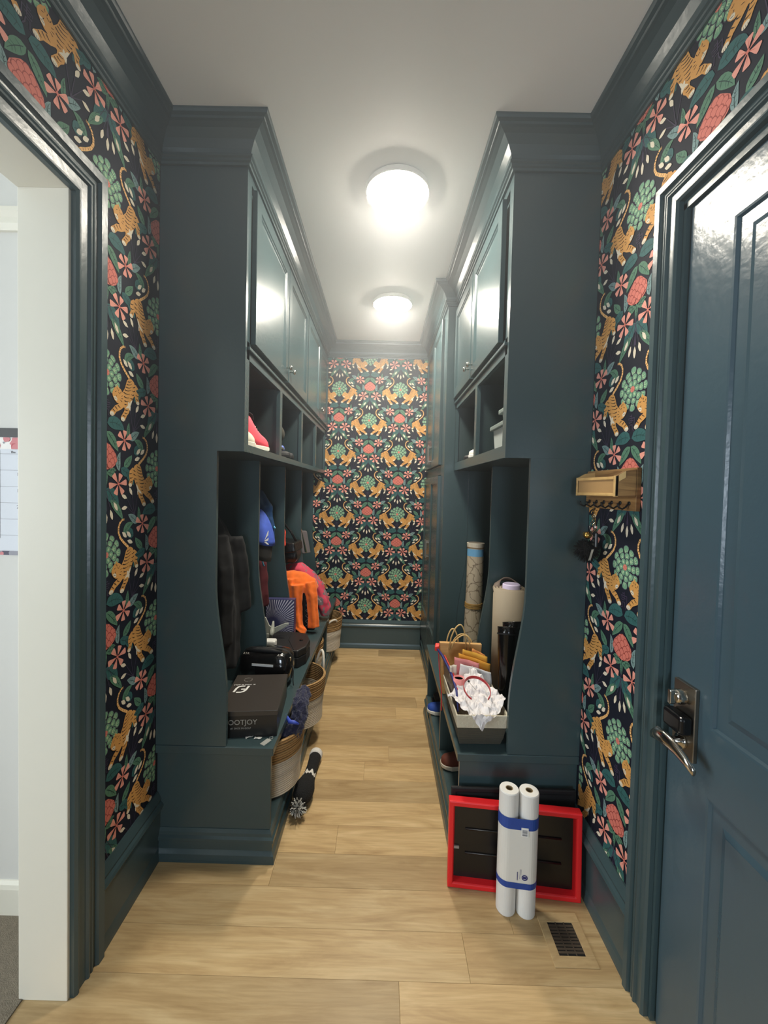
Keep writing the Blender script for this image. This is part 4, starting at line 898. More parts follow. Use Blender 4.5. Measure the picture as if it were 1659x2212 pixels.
# under the right bench
t = shoe('royal blue high sneaker with a thick white sole under the right bench', (.585, 2.62, .1345), pi-.12, .25, (26, 66, 150), (224, 220, 208), h=.10, hi=.04)
put('pull_tab', MB().tube([(.09, 0, .17), (.12, -.01, .20), (.135, 0, .16), (.13, .01, .11)], .004, 6), mat('neon_coral', (238, 84, 66), rough=.5), t, world=False, smooth=True, label='coral pull loop')
shoe('rust red sneaker with a white rubber sole under the right bench', (.60, 2.13, .1345), pi+.05, .25, (96, 44, 28), (206, 200, 186), h=.11)
t = thing('boot', 'black ankle boot standing behind the blue sneaker', 'boot', (.46, 2.76, .1345))
m2 = MB(); limb(m2, [(.46, 2.77, .20), (.45, 2.77, .30), (.445, 2.765, .40)], [.045, .045, .05]); put('shaft', m2, BLACKM, t, smooth=True)
m2 = MB(); limb(m2, [(.50, 2.77, .185), (.44, 2.765, .175), (.40, 2.76, .165)], [.045, .045, .03]); put('foot', m2, BLACKM, t, smooth=True); put('boot_sole', MB().box(.38, .53, 2.73, 2.81, .1345, .15), BLACKP, t, bev=.006)

# ------------------------------------------------------------------ grey bins in the right cubby
BIN = mat('grey_bin', (168, 176, 172), rough=.4, trans=0); LIDM = mat('bin_lid', (112, 124, 120), rough=.45)
def bin_(z, x0, x1, y0, y1, h, lb):
    t = thing('storage_bin', lb, 'bin', ((x0+x1)/2, (y0+y1)/2, z), group='lidded bins in the near right cubby')
    m2 = MB().loft([[(x0+.012, y0+.012, z), (x1-.012, y0+.012, z), (x1-.012, y1-.012, z), (x0+.012, y1-.012, z)], [(x0+.004, y0+.004, z+h), (x1-.004, y0+.004, z+h), (x1-.004, y1-.004, z+h), (x0+.004, y1-.004, z+h)]])
    put('tub', m2, BIN, t, bev=.012, seg=3)
    put('lid', MB().box(x0-.008, x1+.008, y0-.008, y1+.008, z+h-.012, z+h+.010), LIDM, t, bev=.004, label='darker grey lid')
bin_(1.8065, .538, .80, 1.755, 2.020, .115, 'pale grey lidded bin standing on the cubby shelf')
bin_(1.932, .560, .80, 1.765, 1.955, .062, 'smaller pale grey lidded bin on top of the larger one')

# ------------------------------------------------------------------ right bench: rolls, boots, basket
def mapm():
    m = bpy.data.materials.new('map_print'); m.use_nodes = True; nt = m.node_tree; b = nt.nodes['Principled BSDF']; N = nt.nodes.new; L = nt.links.new
    tc = N('ShaderNodeTexCoord'); v = N('ShaderNodeTexVoronoi'); v.feature = 'DISTANCE_TO_EDGE'; v.inputs['Scale'].default_value = 13; nz = N('ShaderNodeTexNoise'); nz.inputs['Scale'].default_value = 9; nz.inputs['Detail'].default_value = 4
    mx = N('ShaderNodeMix'); mx.data_type = 'VECTOR'; mx.inputs[0].default_value = .12; L(tc.outputs['Object'], mx.inputs[4]); L(nz.outputs['Color'], mx.inputs[5]); L(mx.outputs[1], v.inputs['Vector']); L(tc.outputs['Object'], nz.inputs['Vector'])
    r = N('ShaderNodeValToRGB'); r.color_ramp.elements[0].color = (*lin((112, 96, 78)), 1); r.color_ramp.elements[1].position = .05; r.color_ramp.elements[1].color = (*lin((192, 178, 154)), 1)
    L(v.outputs['Distance'], r.inputs[0]); L(r.outputs[0], b.inputs['Base Color']); b.inputs['Roughness'].default_value = .6
    return m
t = thing('rolled_map', 'tall rolled map with a blue top and rubber band, standing on the right bench', 'map', (.66, 2.79, .5025))
lean = lambda z: (.652+.010*(z-.5), 2.790)
def tubez(z0, z1, r0, r1=None, n=6):
    m2 = MB(); r1 = r1 or r0; rr = []
    for k in range(n+1):
        z = z0+(z1-z0)*k/n; r = r0+(r1-r0)*k/n; c = lean(z); rr.append([(c[0]+r*cos(a)*(1+.03*sin(3*a+z*9)), c[1]+r*sin(a), z) for a in [2*pi*i/28 for i in range(28)]])
    return m2.loft(rr)
put('map_sheet', tubez(.5025, 1.165, .058, .056), mapm(), t, smooth=False)
put('blue_margin', tubez(1.165, 1.215, .0563), mat('map_blue', (112, 172, 214), rough=.6), t, label='light blue sea printed near the top')
put('white_margin', tubez(1.215, 1.255, .0566, .060), mat('map_white', (214, 206, 188), rough=.6), t, label='off-white top margin')
c = lean(1.256); put('roll_hollow', MB().lathe([(.052, 1.2545), (.052, 1.2565), (.001, 1.2565)], (c[0], c[1], 0), 28), mat('map_hollow', (120, 112, 100), rough=.9), t)
put('tan_line', tubez(1.222, 1.227, .0592), mat('tan_line', (120, 96, 60), rough=.7), t)
for z in (.805, .818, .830): put('rubber_band', tubez(z, z+.009, .0610, n=1), mat('rubber_band', (168, 132, 66), rough=.6), t, label='tan rubber band')
t = thing('rolled_mat', 'thick beige rolled mat standing behind the black boots', 'mat', (.696, 2.150, .5025))
m2 = MB(); inn = []; n = 70
for k in range(n+1):
    a = 2*pi*2.6*k/n; r = .052+.041*k/n; inn.append((.700+r*cos(a+2.2), 2.150+r*sin(a+2.2)))
ro = [[(x, y, z) for x, y in inn] for z in (.5030, 1.100)]
m2.loft(ro, False, False, False); put('mat_sheet', m2, mat('beige_mat', (150, 138, 118), rough=.75), t, solid=.006, smooth=True)
put('inner_sheet', MB().lathe([(.046, .504), (.046, 1.117), (.040, 1.122), (.040, .504)], (.705, 2.150, 0), 28, cap=False), mat('lilac_sheet', (196, 186, 214), rough=.6), t, smooth=True, label='pale lilac sheet rolled inside')
m2 = MB().loft([[(.700+.05*cos(a), 2.170+.05*sin(a), 1.075+.045*sin(a)+.02) for a in [pi*i/8 for i in range(9)]], [(.700+.092*cos(a), 2.150+.092*sin(a), 1.075+.045*sin(a)) for a in [pi*i/8 for i in range(9)]]], False, False, False)
put('curled_flap', m2, mat('mat_grey_back', (112, 98, 88), rough=.85), t, solid=.005, smooth=True, label='grey-brown curled inner flap')
def boot(x, y, rz, lb):
    t = thing('tall_boot', lb, 'boot', (x, y, .5025), rz=rz, group='black boots on the right bench')
    BL = mat('glossy_black_leather', (14, 13, 13), rough=.16)
    rr = []
    for z, rx, ry, cx in ((.07, .040, .046, .012), (.13, .040, .044, .006), (.22, .046, .050, 0), (.34, .053, .056, 0), (.43, .056, .058, 0), (.458, .058, .059, 0)):
        rr.append([(cx+rx*.86*cos(a), ry*.80*sin(a), z+(.015*sin(a) if z > .44 else 0)) for a in [2*pi*i/28 for i in range(28)]])
    ri = [[(p[0]*.93, p[1]*.93, p[2]) for p in rr[-1]], [(p[0]*.9, p[1]*.9, p[2]-.12) for p in rr[-1]]]
    put('shaft', MB().loft(rr+ri), BL, t, world=False, smooth=True)
    m2 = MB(); limb(m2, [(.045, 0, .055), (.0, 0, .062), (-.06, 0, .050), (-.115, 0, .036), (-.15, 0, .026)], [.036, .044, .044, .040, .022], flat=.9, axis=(0, 1, 0)); put('foot', m2, BL, t, world=False, smooth=True)
    put('boot_sole', MB().prism([(-.165, 0), (-.14, .035), (-.08, .045), (0, .035), (.05, .034), (.06, 0), (.05, -.034), (0, -.035), (-.08, -.045), (-.14, -.035)], lambda a, b, z: (a, b, z), 0, .014), BLACKM, t, world=False)
    put('cuff_band', MB().loft([[(1.02*p[0], 1.02*p[1], p[2]-.03-k) for p in rr[-1]] for k in (0, .008)], False, False), BLACKM, t, world=False)
boot(.624, 1.930, 3.0, 'glossy black tall boot nearer the camera on the right bench')
boot(.672, 2.012, 3.3, 'glossy black tall boot tucked behind the other on the right bench')
# linen basket
t = thing('fabric_basket', 'grey linen basket with a cream liner at the end of the right bench', 'basket', (.455, 1.88, .5025))
bot = [(.366, 1.738), (.546, 1.742), (.552, 2.03), (.366, 2.03)]; top = [(.343, 1.700), (.566, 1.704), (.570, 2.075), (.343, 2.075)]
def lerp4(k): return [(a[0]+(b[0]-a[0])*k, a[1]+(b[1]-a[1])*k) for a, b in zip(bot, top)]
def lev(k, z, g=0):
    q = lerp4(k); cx = sum(p[0] for p in q)/4; cy = sum(p[1] for p in q)/4
    return [(cx+(p[0]-cx)*(1-g), cy+(p[1]-cy)*(1-g), z) for p in q]
put('basket_body', MB().loft([lev(0, .5026), lev(.4, .54), lev(.8, .60), lev(.8, .60, .03), lev(.1, .508, .04)]), rings_mat('grey_linen', (58, 55, 46), (90, 85, 72), 60, rough=.95, bump=.5), t, bev=.006, seg=2)
put('liner_cuff', MB().loft([lev(.78, .592, -.012), lev(.9, .625, -.014), lev(1, .650, -.016), lev(1, .654, .0), lev(1, .648, .05), lev(.3, .52, .07)], True, False), mat('cream_linen', (206, 198, 176), rough=.9, bump=.4, bscale=90), t, bev=.005, seg=2, label='cream folded liner')
# kraft bag with twisted handles
t = thing('paper_bag', 'brown kraft paper bag with twisted handles behind the tissue paper', 'bag', (.475, 2.22, .5025))
KR = grain('kraft_paper', (196, 150, 92), (208, 166, 108), (3, 3, 30))
put('bag_front', MB().loft([[(.355, 2.165, .5035), (.550, 2.165, .5035), (.550, 2.235, .5035), (.355, 2.235, .5035)], [(.336, 2.185, .778), (.566, 2.185, .774), (.566, 2.210, .774), (.336, 2.210, .778)]]), KR, t, bev=.002)
for (xa, xb, y, hh, o) in ((.375, .445, 2.214, .070, 0), (.385, .480, 2.180, .105, .01), (.395, .500, 2.176, .050, .02), (.405, .525, 2.214, .042, 0)):
    pts = [(xa+(xb-xa)*k/12+o*sin(pi*k/12), y, .742+(hh+.035)*sin(pi*k/12)**.55) for k in range(13)]
    put('twisted_handle', MB().tube(pts, .0038, 6), mat('paper_twine', (214, 182, 122), rough=.8), t, smooth=True, label='twisted paper cord handle')
# sheets standing in the basket
def sheet(name, lb, cat, colr, pts, y0, dy, grp=None, wob=.006, th=.0012):
    t = thing(name, lb, cat, (sum(p[0] for p in pts)/len(pts), y0, min(p[1] for p in pts)), group=grp)
    m2 = MB(); n, m_ = 14, 14
    (ax_, az), (bx_, bz_), (cx_, cz), (dx_, dz) = pts   # bl, br, tr, tl
    vs = []
    for i in range(n+1):
        for j in range(m_+1):
            u, v = i/n, j/m_
            x = (ax_*(1-u)+bx_*u)*(1-v)+(dx_*(1-u)+cx_*u)*v; z = (az*(1-u)+bz_*u)*(1-v)+(dz*(1-u)+cz*u)*v
            nn = noise.noise(Vector((x*14, z*14, y0*7)))
            vs.append((x, y0+dy*v+wob*nn+wob*.6*sin(u*9+v*3), z))
    fs = [(i*(m_+1)+j, (i+1)*(m_+1)+j, (i+1)*(m_+1)+j+1, i*(m_+1)+j+1) for i in range(n) for j in range(m_)]
    m2.add(vs, fs); put(name+'_sheet', m2, mat('tissue_%d_%d_%d' % colr, colr, rough=.8, bump=.2, bscale=40), t, solid=th, smooth=True)
    return t
tg = 'folded tissue sheets in the linen basket'
sheet('tissue_paper', 'orange folded tissue sheet furthest back in the linen basket', 'tissue paper', (222, 150, 84), [(.45, .56), (.560, .56), (.556, .762), (.490, .795)], 2.065, .01, tg)
sheet('tissue_paper', 'yellow folded tissue sheet in the linen basket', 'tissue paper', (230, 174, 66), [(.42, .56), (.560, .56), (.556, .770), (.430, .806)], 2.035, .0, tg)
sheet('tissue_paper', 'wide amber folded tissue sheet in front of the yellow one', 'tissue paper', (226, 160, 54), [(.42, .55), (.560, .55), (.565, .745), (.405, .795)], 2.00, .01, tg)
sheet('tissue_paper', 'salmon pink folded tissue sheet in the linen basket', 'tissue paper', (226, 140, 138), [(.385, .56), (.50, .56), (.500, .762), (.378, .788)], 1.965, .01, tg)
sheet('tissue_paper', 'flat cream folded tissue sheet at the left of the linen basket', 'tissue paper', (222, 212, 194), [(.358, .56), (.39, .56), (.388, .755), (.354, .750)], 1.96, .005, tg)
t = thing('paper_tube', 'pink rolled paper tube with a green inside in the linen basket', 'paper roll', (.40, 1.90, .55)); put('tube_wall', MB().lathe([(.022, .55), (.026, .722), (.023, .722), (.019, .56)], (.388, 1.90, 0), 20, cap=False), MATS['tissue_226_140_138'], t, smooth=True); put('tube_inside', MB().lathe([(.0225, .714), (.001, .714)], (.388, 1.90, 0), 20), mat('sage_paper', (128, 132, 92), rough=.8), t, label='sage green inside')
# crumpled white tissue
t = thing('tissue_paper', 'crumpled white tissue sheet spilling over the front of the linen basket', 'tissue paper', (.46, 1.80, .64))
m2 = MB(); n = 34; vs = []
for i in range(n+1):
    for j in range(n+1):
        u = i/n*2-1; v = j/n*2-1
        a = .72; X0 = min(.572, .456+(u*cos(a)-v*sin(a))*.098); Y0 = 1.802+(u*sin(a)+v*cos(a))*.118
        r = math.hypot(u, v)
        z = .668+.060*max(0, (Y0-1.84)/.12)-.04*max(0, (1.76-Y0)/.08)+.018*max(0, r-.75)
        if Y0 < 1.700: ov = 1.700-Y0; Y0 = 1.688-ov*.12; z = .660-ov*1.05
        nz = noise.noise(Vector((u*2.6+4, v*2.6, 3)))+.6*noise.noise(Vector((u*6, v*6, 9)))
        nz = abs(nz)*1.2
        vs.append((X0+.010*noise.noise(Vector((u*4, v*4, 20))), Y0+.010*noise.noise(Vector((u*4, v*4, 30))), z+.022*nz))
m2.add(vs, [(i*(n+1)+j, (i+1)*(n+1)+j, (i+1)*(n+1)+j+1, i*(n+1)+j+1) for i in range(n) for j in range(n)])
WT = mat('white_tissue', (228, 224, 224), rough=.75)
put('crumpled_sheet', m2, WT, t, solid=.0008)
sheet('tissue_paper', 'upright white tissue sheet with a pointed corner behind the headband', 'tissue paper', (226, 222, 220), [(.385, .62), (.560, .60), (.553, .728), (.405, .762)], 1.925, .03, tg, wob=.012)
# headband
t = thing('headband', 'red plastic headband lying on the white tissue', 'headband', (.455, 1.80, .70))
pts = []
for k in range(25):
    a = R(-52)+R(284)*k/24; pts.append((.448+.058*cos(a), 1.79+.070*sin(a), .722+.022*sin(a)))
rr = []
for k, p in enumerate(pts):
    q = pts[min(24, k+1)]; q0 = pts[max(0, k-1)]; d = Vector(q)-Vector(q0); d.normalize(); nrm = Vector((-d.y, d.x, 0)); wv_ = .0018; hh = .0065 if 3 < k < 21 else .004
    rr.append([tuple(Vector(p)+nrm*s1*wv_+Vector((0, 0, s2*hh))) for s1, s2 in ((-1, -1), (1, -1), (1, 1), (-1, 1))])
put('band', MB().loft(rr), mat('red_plastic', (176, 44, 50), rough=.4), t, bev=.001)
t = thing('hair_pin', 'thin dark pin with a round head inside the headband', 'hair pin', (.43, 1.80, .71)); put('pin_shaft', MB().tube([(.418, 1.825, .738), (.442, 1.780, .722)], .0013, 6), STEEL, t); put('pin_head', MB().ball((.418, 1.827, .739), .0055, 10, 6), BLACKP, t, smooth=True)
# zip pouch
t = thing('zip_pouch', 'see-through navy edged zip pouch with a red tip beside the kraft bag', 'pouch', (.36, 1.98, .60))
PCH = mat('smoky_vinyl', (84, 74, 78), rough=.25, alpha=.85)
put('pouch_body', MB().loft([[(.352, 1.76, .60), (.356, 1.76, .60), (.372, 1.80, .66), (.366, 1.80, .66)], [(.348, 1.90, .60), (.360, 1.90, .60), (.372, 1.90, .700), (.362, 1.90, .700)], [(.346, 2.04, .60), (.356, 2.04, .60), (.350, 2.10, .735), (.342, 2.10, .735)]]), PCH, t)
put('navy_edge', MB().tube([(.358, 1.75, .64), (.366, 1.84, .690), (.362, 1.95, .712), (.338, 2.10, .742), (.322, 2.16, .750)], [.003, .005, .006, .007, .006], 8), mat('navy_piping', (34, 40, 110), rough=.5), t, smooth=True, label='navy blue zip edge')
put('red_edge', MB().tube([(.374, 1.86, .684), (.372, 1.97, .712), (.350, 2.10, .744)], .003, 6), mat('bright_red', (214, 34, 40), rough=.5), t, label='red seam')
put('red_tip', MB().loft([[(.306, 2.165, .738), (.330, 2.165, .738), (.330, 2.165, .768), (.306, 2.165, .762)], [(.312, 2.20, .745), (.334, 2.19, .745), (.336, 2.19, .775), (.314, 2.20, .772)]]), mat('neon_red', (240, 56, 44), rough=.45), t, bev=.004, label='neon red zip end')
put('red_cord', MB().tube([(.326, 2.16, .742), (.328, 2.13, .66), (.338, 2.10, .55), (.340, 2.09, .505), (.338, 2.08, .46)], .0022, 6), MATS['bright_red'], t, label='red cord hanging over the bench edge')

# ------------------------------------------------------------------ red-rimmed tray, black tray and paper rolls
def tray(name, lb, w_, hgt, th, loc, rz, tiltx, rim, pan, two=True):
    t = thing(name, lb, 'tray', loc, rot=(tiltx, 0, rz))
    fn = lambda x, z, d: (x, -d, z)
    prof = [(-.0, 0), (-.0, th), (.004, th+.003), (.018, th+.003), (.022, th-.002), (.026, .008), (.026, 0)]
    put('rim', MB().sweep(prof, [(-w_/2, 0), (-w_/2, hgt), (w_/2, hgt), (w_/2, 0)], fn, side=1, closed=True), rim, t, world=False, bev=.002, label='red raised rim' if two else None)
    put('pan', MB().box(-w_/2+.02, w_/2-.02, -.008, 0, .02, hgt-.02), pan, t, world=False)
    m2 = MB()
    for z in (hgt*.36, hgt*.64): m2.tube([(-w_/2+.07, -.009, z), (w_/2-.07, -.009, z)], .0045, 8)
    put('pressed_rib', m2, pan, t, world=False, smooth=True)
    return t
PAN = mat('black_tray_pan', (14, 13, 12), rough=.3); REDR = mat('red_rubber', (232, 34, 40), rough=.4)
t = tray('boot_tray', 'black tray with a bright red rim leaning on the right bench end', .520, .345, .034, (.566, 1.602, .0), -.10, R(-3.0), REDR, PAN)
put('clip', MB().box(-.235, -.215, -.014, -.008, .14, .150), INKG, t, world=False)
tray('boot_tray', 'plain black tray hidden behind the red-rimmed one', .520, .372, .010, (.580, 1.6635, .0), 0, 0, BLACKM, BLACKM, two=False)
t = thing('paper_rolls', 'two white paper rolls bound together by blue bands, standing on end', 'paper rolls', (.553, 1.515, 0), rz=-.12)
RW = mat('white_roll_paper', (226, 224, 218), rough=.6)
for sx in (-.0368, .0368):
    put('roll', MB().lathe([(.012, 0), (.034, 0), (.0362, .004), (.0362, .471), (.034, .475), (.0135, .475), (.0135, .42)], (sx, 0, 0), 36), RW, t, world=False, label='white roll of wrapping film')
    put('core', MB().lathe([(.0138, .40), (.0138, .4752), (.0112, .4752), (.0112, .40)], (sx, 0, 0), 24, cap=False), mat('cardboard_core', (132, 112, 78), rough=.8), t, world=False, label='brown cardboard core')
    put('core_shadow', MB().lathe([(.0112, .44), (.0005, .44)], (sx, 0, 0), 24), mat('core_inside', (98, 84, 60), rough=.9), t, world=False)
def wrap(z0, z1, r, m, nm, lb=None, a0=0):
    prof = []; n = 14
    for k in range(n+1): a = -pi/2+pi*k/n; prof.append((.0368+r*cos(a), r*sin(a)))
    for k in range(n+1): a = pi/2+pi*k/n; prof.append((-.0368+r*cos(a), r*sin(a)))
    return put(nm, MB().loft([[(x, y, z0) for x, y in prof], [(x, y, z1) for x, y in prof]], False, False), m, t, world=False, label=lb)
wrap(.120, .370, .0368, mat('wrap_label', (222, 220, 212), rough=.45), 'paper_sleeve', 'off-white paper sleeve')
NB = mat('blue_band', (34, 70, 150), rough=.45)
wrap(.345, .388, .0376, NB, 'blue_band', 'wide blue band'); wrap(.118, .141, .0376, NB, 'blue_band', 'narrow blue band')
m2 = MB().box(.004, .030, -.0392, -.0384, .322, .356); put('price_sticker', m2, INK, t, world=False, label='small white barcode sticker')
m2 = MB(); r4 = random.Random(2)
for k in range(9): m2.box(.008, .026, -.0396, -.0393, .326+k*.0026, .326+k*.0026+r4.uniform(.0008, .0018))
put('barcode', m2, mat('grey_ink', (110, 110, 116), rough=.6), t, world=False)
m2 = MB()
for k in range(24):
    a, b_ = 2*pi*k/24, 2*pi*(k+1)/24; m2.add([(.022+q*cos(c), -.0378, .164+q*sin(c)) for q, c in ((.011, a), (.011, b_), (.0072, b_), (.0072, a))], [(0, 1, 2, 3)])
m2.box(.016, .028, -.0380, -.0377, .160, .168); put('round_logo', m2, mat('navy_ink', (40, 46, 110), rough=.6), t, world=False, label='round navy logo')
m2 = MB().box(-.006, -.0035, -.0380, -.0377, .152, .184).box(.004, .0048, -.0380, -.0377, .158, .195).box(.0085, .0092, -.0380, -.0377, .175, .195); put('print_line', m2, MATS['navy_ink'], t, world=False)

# ------------------------------------------------------------------ floor vent
t = thing('floor_vent', 'flush wooden floor vent with dark slots near the panelled door', 'vent', (.703, 1.414, 0))
VW = grain('vent_oak', (176, 148, 104), (196, 168, 122), (8, 30, 8))
v0, v1, u0, u1 = .657, .749, 1.360, 1.470
put('vent_frame', MB().box(v0-.030, v1+.030, u0-.035, u0, .0002, .0035).box(v0-.030, v1+.030, u1, u1+.035, .0002, .0035).box(v0-.030, v0, u0, u1, .0002, .0035).box(v1, v1+.030, u0, u1, .0002, .0035), VW, t, bev=.001)
put('vent_well', MB().box(v0, v1, u0, u1, .0002, .0008), mat('vent_dark', (20, 18, 16), rough=.9), t)
for k in range(9):
    y = u0+.006+(u1-u0-.012)*(k+.5)/9; put('slat', MB().box(v0, v1, y-.0035, y+.0035, .0009, .0026), mat('vent_slat', (74, 62, 48), rough=.7), t)
for k in range(2): x = v0+(v1-v0)*(k+1)/3; put('slat', MB().box(x-.002, x+.002, u0, u1, .0012, .0030), MATS['vent_slat'], t)

# ------------------------------------------------------------------ wooden mail holder with keys on the right wall
AC = grain('acacia_wood', (118, 84, 46), (172, 132, 80), (3, 3, 40)); AC2 = grain('light_edge_wood', (188, 152, 96), (208, 172, 112), (10, 10, 30))
t = thing('mail_holder', 'wooden mail holder with a row of black hooks beside the door casing', 'wall shelf', (.84, 1.48, 1.557))
wx_ = WR-.0022
put('back_board', MB().prism([(1.340, 1.557), (1.340, 1.703), (1.662, 1.703), (1.668, 1.690), (1.668, 1.557)], lambda y, z, x: (x, y, z), wx_-.016, wx_), AC, t, bev=.002)
fx = .772
put('side_panel', MB().prism([(fx, 1.606), (fx, 1.672), (fx+.030, 1.690), (wx_-.017, 1.697), (wx_-.017, 1.606)], lambda x, z, y: (x, y, z), 1.340, 1.352), AC, t, bev=.001)
put('side_panel', MB().prism([(fx, 1.606), (fx, 1.672), (fx+.030, 1.690), (wx_-.017, 1.697), (wx_-.017, 1.606)], lambda x, z, y: (x, y, z), 1.598, 1.610), AC2, t, bev=.001)
m2 = MB().box(fx-.001, fx+.010, 1.352, 1.598, 1.606, 1.616).box(fx-.001, fx+.010, 1.352, 1.598, 1.662, 1.672).box(fx-.001, fx+.010, 1.340, 1.352, 1.604, 1.674).box(fx-.001, fx+.010, 1.598, 1.610, 1.604, 1.674)
put('front_frame', m2, AC2, t, bev=.001, label='pale wood front frame')
m2 = MB().box(fx+.003, fx+.005, 1.352, 1.598, 1.616, 1.662); put('mesh_front', m2, rings_mat('wire_mesh_tan', (120, 92, 54), (190, 150, 96), 160, axis='y', rough=.6, bump=.3), t, label='fine tan mesh front')
put('bottom_board', MB().box(fx, wx_-.017, 1.352, 1.598, 1.605, 1.612), AC, t)
m2 = MB().prism([(0, 0), (.020, 0), (.020, .044), (0, .044)], lambda a, b, d: (fx+.010+b*.5, 1.339-d, 1.655+a*1.1+b*.3), 0, .0008); put('tape_mark', m2, mat('tan_sticker', (228, 190, 126), rough=.5), t, label='tan sticker')
IR = mat('black_iron', (20, 19, 20), rough=.5, metal=.3)
for k in range(6):
    y = 1.375+k*.052; m2 = MB().lathe([(.007, -.003), (.007, 0)], (wx_-.016, y, 1.582), 10, 'x'); m2.tube([(wx_-.018, y, 1.582), (wx_-.028, y, 1.570), (wx_-.040, y, 1.562), (wx_-.052, y, 1.568), (wx_-.056, y, 1.582)], [.003, .003, .003, .003, .0035], 6)
    put('hook', m2, IR, t, smooth=True, label='small black iron hook')
t = thing('keychain', 'bunch of keys with a gold charm and black fur pompom on the mail holder', 'keys', (.80, 1.55, 1.40))
GD = mat('gold_metal', (196, 158, 84), rough=.25, metal=1)
put('pompom', MB(), BLACKM, t) if False else None
m2 = MB(); r5 = random.Random(9); c = Vector((.800, 1.565, 1.395)); m2.ball(c, .030, 14, 10)
for k in range(420):
    v = Vector((r5.gauss(0, 1), r5.gauss(0, 1), r5.gauss(0, 1))).normalized(); m2.tube([c+v*.026, c+v*.038+Vector((0, 0, -.001)), c+v*.049+Vector((r5.uniform(-.003, .003), 0, -.004))], [.0016, .0012, .0004], 3)
put('fur_pompom', m2, mat('black_fur', (10, 9, 9), rough=1), t, label='black fur pompom')
def ring(c, r, nrm='x', th=.0014, n=20):
    return [(c[0]+(0 if nrm == 'x' else r*cos(a)), c[1]+(r*cos(a) if nrm == 'x' else 0), c[2]+r*sin(a)) for a in [2*pi*i/n for i in range(n)]]
put('key_ring', MB().tube(ring((.800, 1.528, 1.487), .020), .0016, 6, closed=True).tube(ring((.802, 1.535, 1.487), .017), .0014, 6, closed=True), CHROME, t, smooth=True)
m2 = MB()
for k in range(9): m2.tube(ring((.806+.004*(k % 2), 1.545-.002*k, 1.555-.0075*k), .0055, 'x' if k % 2 else 'y', n=10), .0011, 5, closed=True)
put('chain', m2, GD, t, smooth=True, label='gold link chain')
put('charm', MB().ball((.796, 1.556, 1.452), .016, 12, 8, sz=.9).ball((.796, 1.575, 1.455), .009, 10, 6), GD, t, smooth=True, label='gold charm')
put('key_fob', MB().box(.794, .806, 1.493, 1.519, 1.410, 1.470), BLACKP, t, bev=.006, seg=3, label='black car key fob')
m2 = MB()
for k in range(3): m2.box(.7928, .7938, 1.500, 1.512, 1.420+k*.014, 1.427+k*.014)
put('fob_button', m2, STEEL, t)
put('key', MB().box(.806, .8085, 1.520, 1.527, 1.425, 1.470).lathe([(.011, -.001), (.011, .001)], (.807, 1.523, 1.476), 14, 'x'), CHROME, t, label='silver key')
put('key_tag', MB().loft([[(.792, 1.520, 1.362), (.792, 1.535, 1.357), (.7935, 1.535, 1.357), (.7935, 1.520, 1.362)], [(.794, 1.503, 1.405), (.794, 1.517, 1.402), (.7955, 1.517, 1.402), (.7955, 1.503, 1.405)]]), mat('grey_tag', (150, 148, 138), rough=.4), t, label='grey tag')

# ------------------------------------------------------------------ wall calendar in the side room
t = thing('wall_calendar', 'paper wall calendar with floral borders on the white wall', 'calendar', (-1.50, 1.449, 1.34))
x0, x1 = -1.84, -1.175; yy = SYB-.0005
PAP = mat('calendar_paper', (214, 218, 226), rough=.7); PRT = mat('calendar_ink', (120, 118, 122), rough=.7)
put('page', MB().box(x0, x1, yy-.002, yy, 1.338, 1.795), PAP, t)
put('header_bar', MB().box(x0, x1, yy-.006, yy-.002, 1.765, 1.797), mat('dark_bar', (58, 58, 58), rough=.6), t, label='dark grey top bar')
fl = MB(); fc = [(206, 130, 134), (240, 236, 232), (84, 80, 96), (190, 92, 100), (150, 150, 160)]; r6 = random.Random(4)
for z0, z1 in ((1.722, 1.764), (1.339, 1.354)):
    fl.add([(x0, yy-.0024, z0), (x1, yy-.0024, z0), (x1, yy-.0024, z1), (x0, yy-.0024, z1)], [(0, 1, 2, 3)], 1)
    for k in range(70):
        cx, cz, rr_ = r6.uniform(x0, x1), r6.uniform(z0, z1), r6.uniform(.005, .022)
        p = clip([(cx+rr_*cos(a)*r6.uniform(.6, 1), cz+rr_*sin(a)*r6.uniform(.6, 1)) for a in [2*pi*i/9 for i in range(9)]], x0, x1, z0, z1)
        if len(p) > 2: fl.add([(x, yy-.0025-k*.00002, z) for x, z in p], [tuple(range(len(p)))], r6.choice((0, 0, 2, 3, 4)))
flo = put('floral_border', fl, [mat('cal_%d' % i, c, rough=.7) for i, c in enumerate(fc)], t, label='pink and grey floral border'); flo['kind'] = 'stuff'
cw = .095; gx = -1.345+cw/2+.012
m2 = MB(); xs_ = [gx-cw*k for k in range(0, 6)]+[gx+cw]
for x in xs_: m2.box(x-.0004, x+.0004, yy-.0026, yy-.0021, 1.40, 1.718)
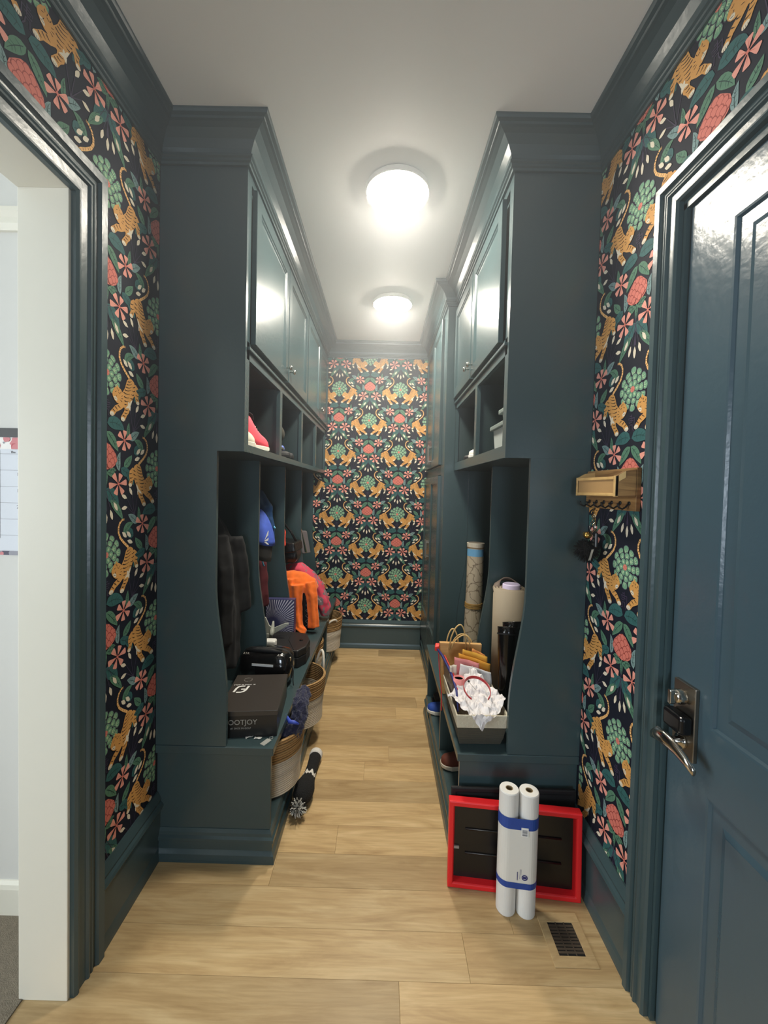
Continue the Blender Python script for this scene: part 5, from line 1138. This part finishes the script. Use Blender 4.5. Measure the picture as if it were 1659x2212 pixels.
for k in range(6): z = 1.705-.0588*k; m2.box(x0+.02, x1-.01, yy-.0026, yy-.0021, z-.0004, z+.0004)
put('grid_lines', m2, PRT, t)
days = 'Mon Tue Wed Thu Fri'.split()
for c_ in range(-3, 2):
    xc = gx-cw/2+cw*c_
    text_mesh(days[c_+3], .011, Matrix.Translation((xc, yy-.0028, 1.711)) @ Matrix.Rotation(pi/2, 4, 'X'), PRT, parent=t, world=True)
    for r_ in range(5):
        nday = 4+c_+7*r_
        if 1 <= nday <= 31: text_mesh(str(nday), .017, Matrix.Translation((xc+.022, yy-.0028, 1.690-.0588*r_)) @ Matrix.Rotation(pi/2, 4, 'X'), PRT, parent=t, world=True, name='numeral')

# ------------------------------------------------------------------ added scatter volume imitating lens glare around the lamps
hm = bpy.data.materials.new('glare_volume'); hm.use_nodes = True; nt = hm.node_tree; nt.nodes.clear()
vs = nt.nodes.new('ShaderNodeVolumeScatter'); ou = nt.nodes.new('ShaderNodeOutputMaterial'); nt.links.new(vs.outputs[0], ou.inputs['Volume'])
vs.inputs['Color'].default_value = (.92, .96, 1, 1); vs.inputs['Density'].default_value = .068; vs.inputs['Anisotropy'].default_value = .25
tc = nt.nodes.new('ShaderNodeTexCoord'); sp = nt.nodes.new('ShaderNodeSeparateXYZ'); mr = nt.nodes.new('ShaderNodeMapRange'); mr.interpolation_type = 'SMOOTHSTEP'
mr.inputs[1].default_value = 1.15; mr.inputs[2].default_value = 2.9; mr.inputs[3].default_value = .0; mr.inputs[4].default_value = .072
nt.links.new(tc.outputs['Object'], sp.inputs[0]); nt.links.new(sp.outputs[2], mr.inputs[0]); nt.links.new(mr.outputs[0], vs.inputs['Density'])
pl_ = [(-.93, -1.2), (.853, -1.2), (.853, 1.555), (.392, 1.555), (.392, 2.76), (.322, 2.76), (.322, 3.925), (-.463, 3.925), (-.463, 1.555), (-.93, 1.555)]
hz = put('glare_volume', MB().prism(pl_, pl, 1.15, 2.990), hm); hz['kind'] = 'stuff'; hz['label'] = 'added scatter volume imitating lens glare under the ceiling lamps'; hz['category'] = 'glare_volume'
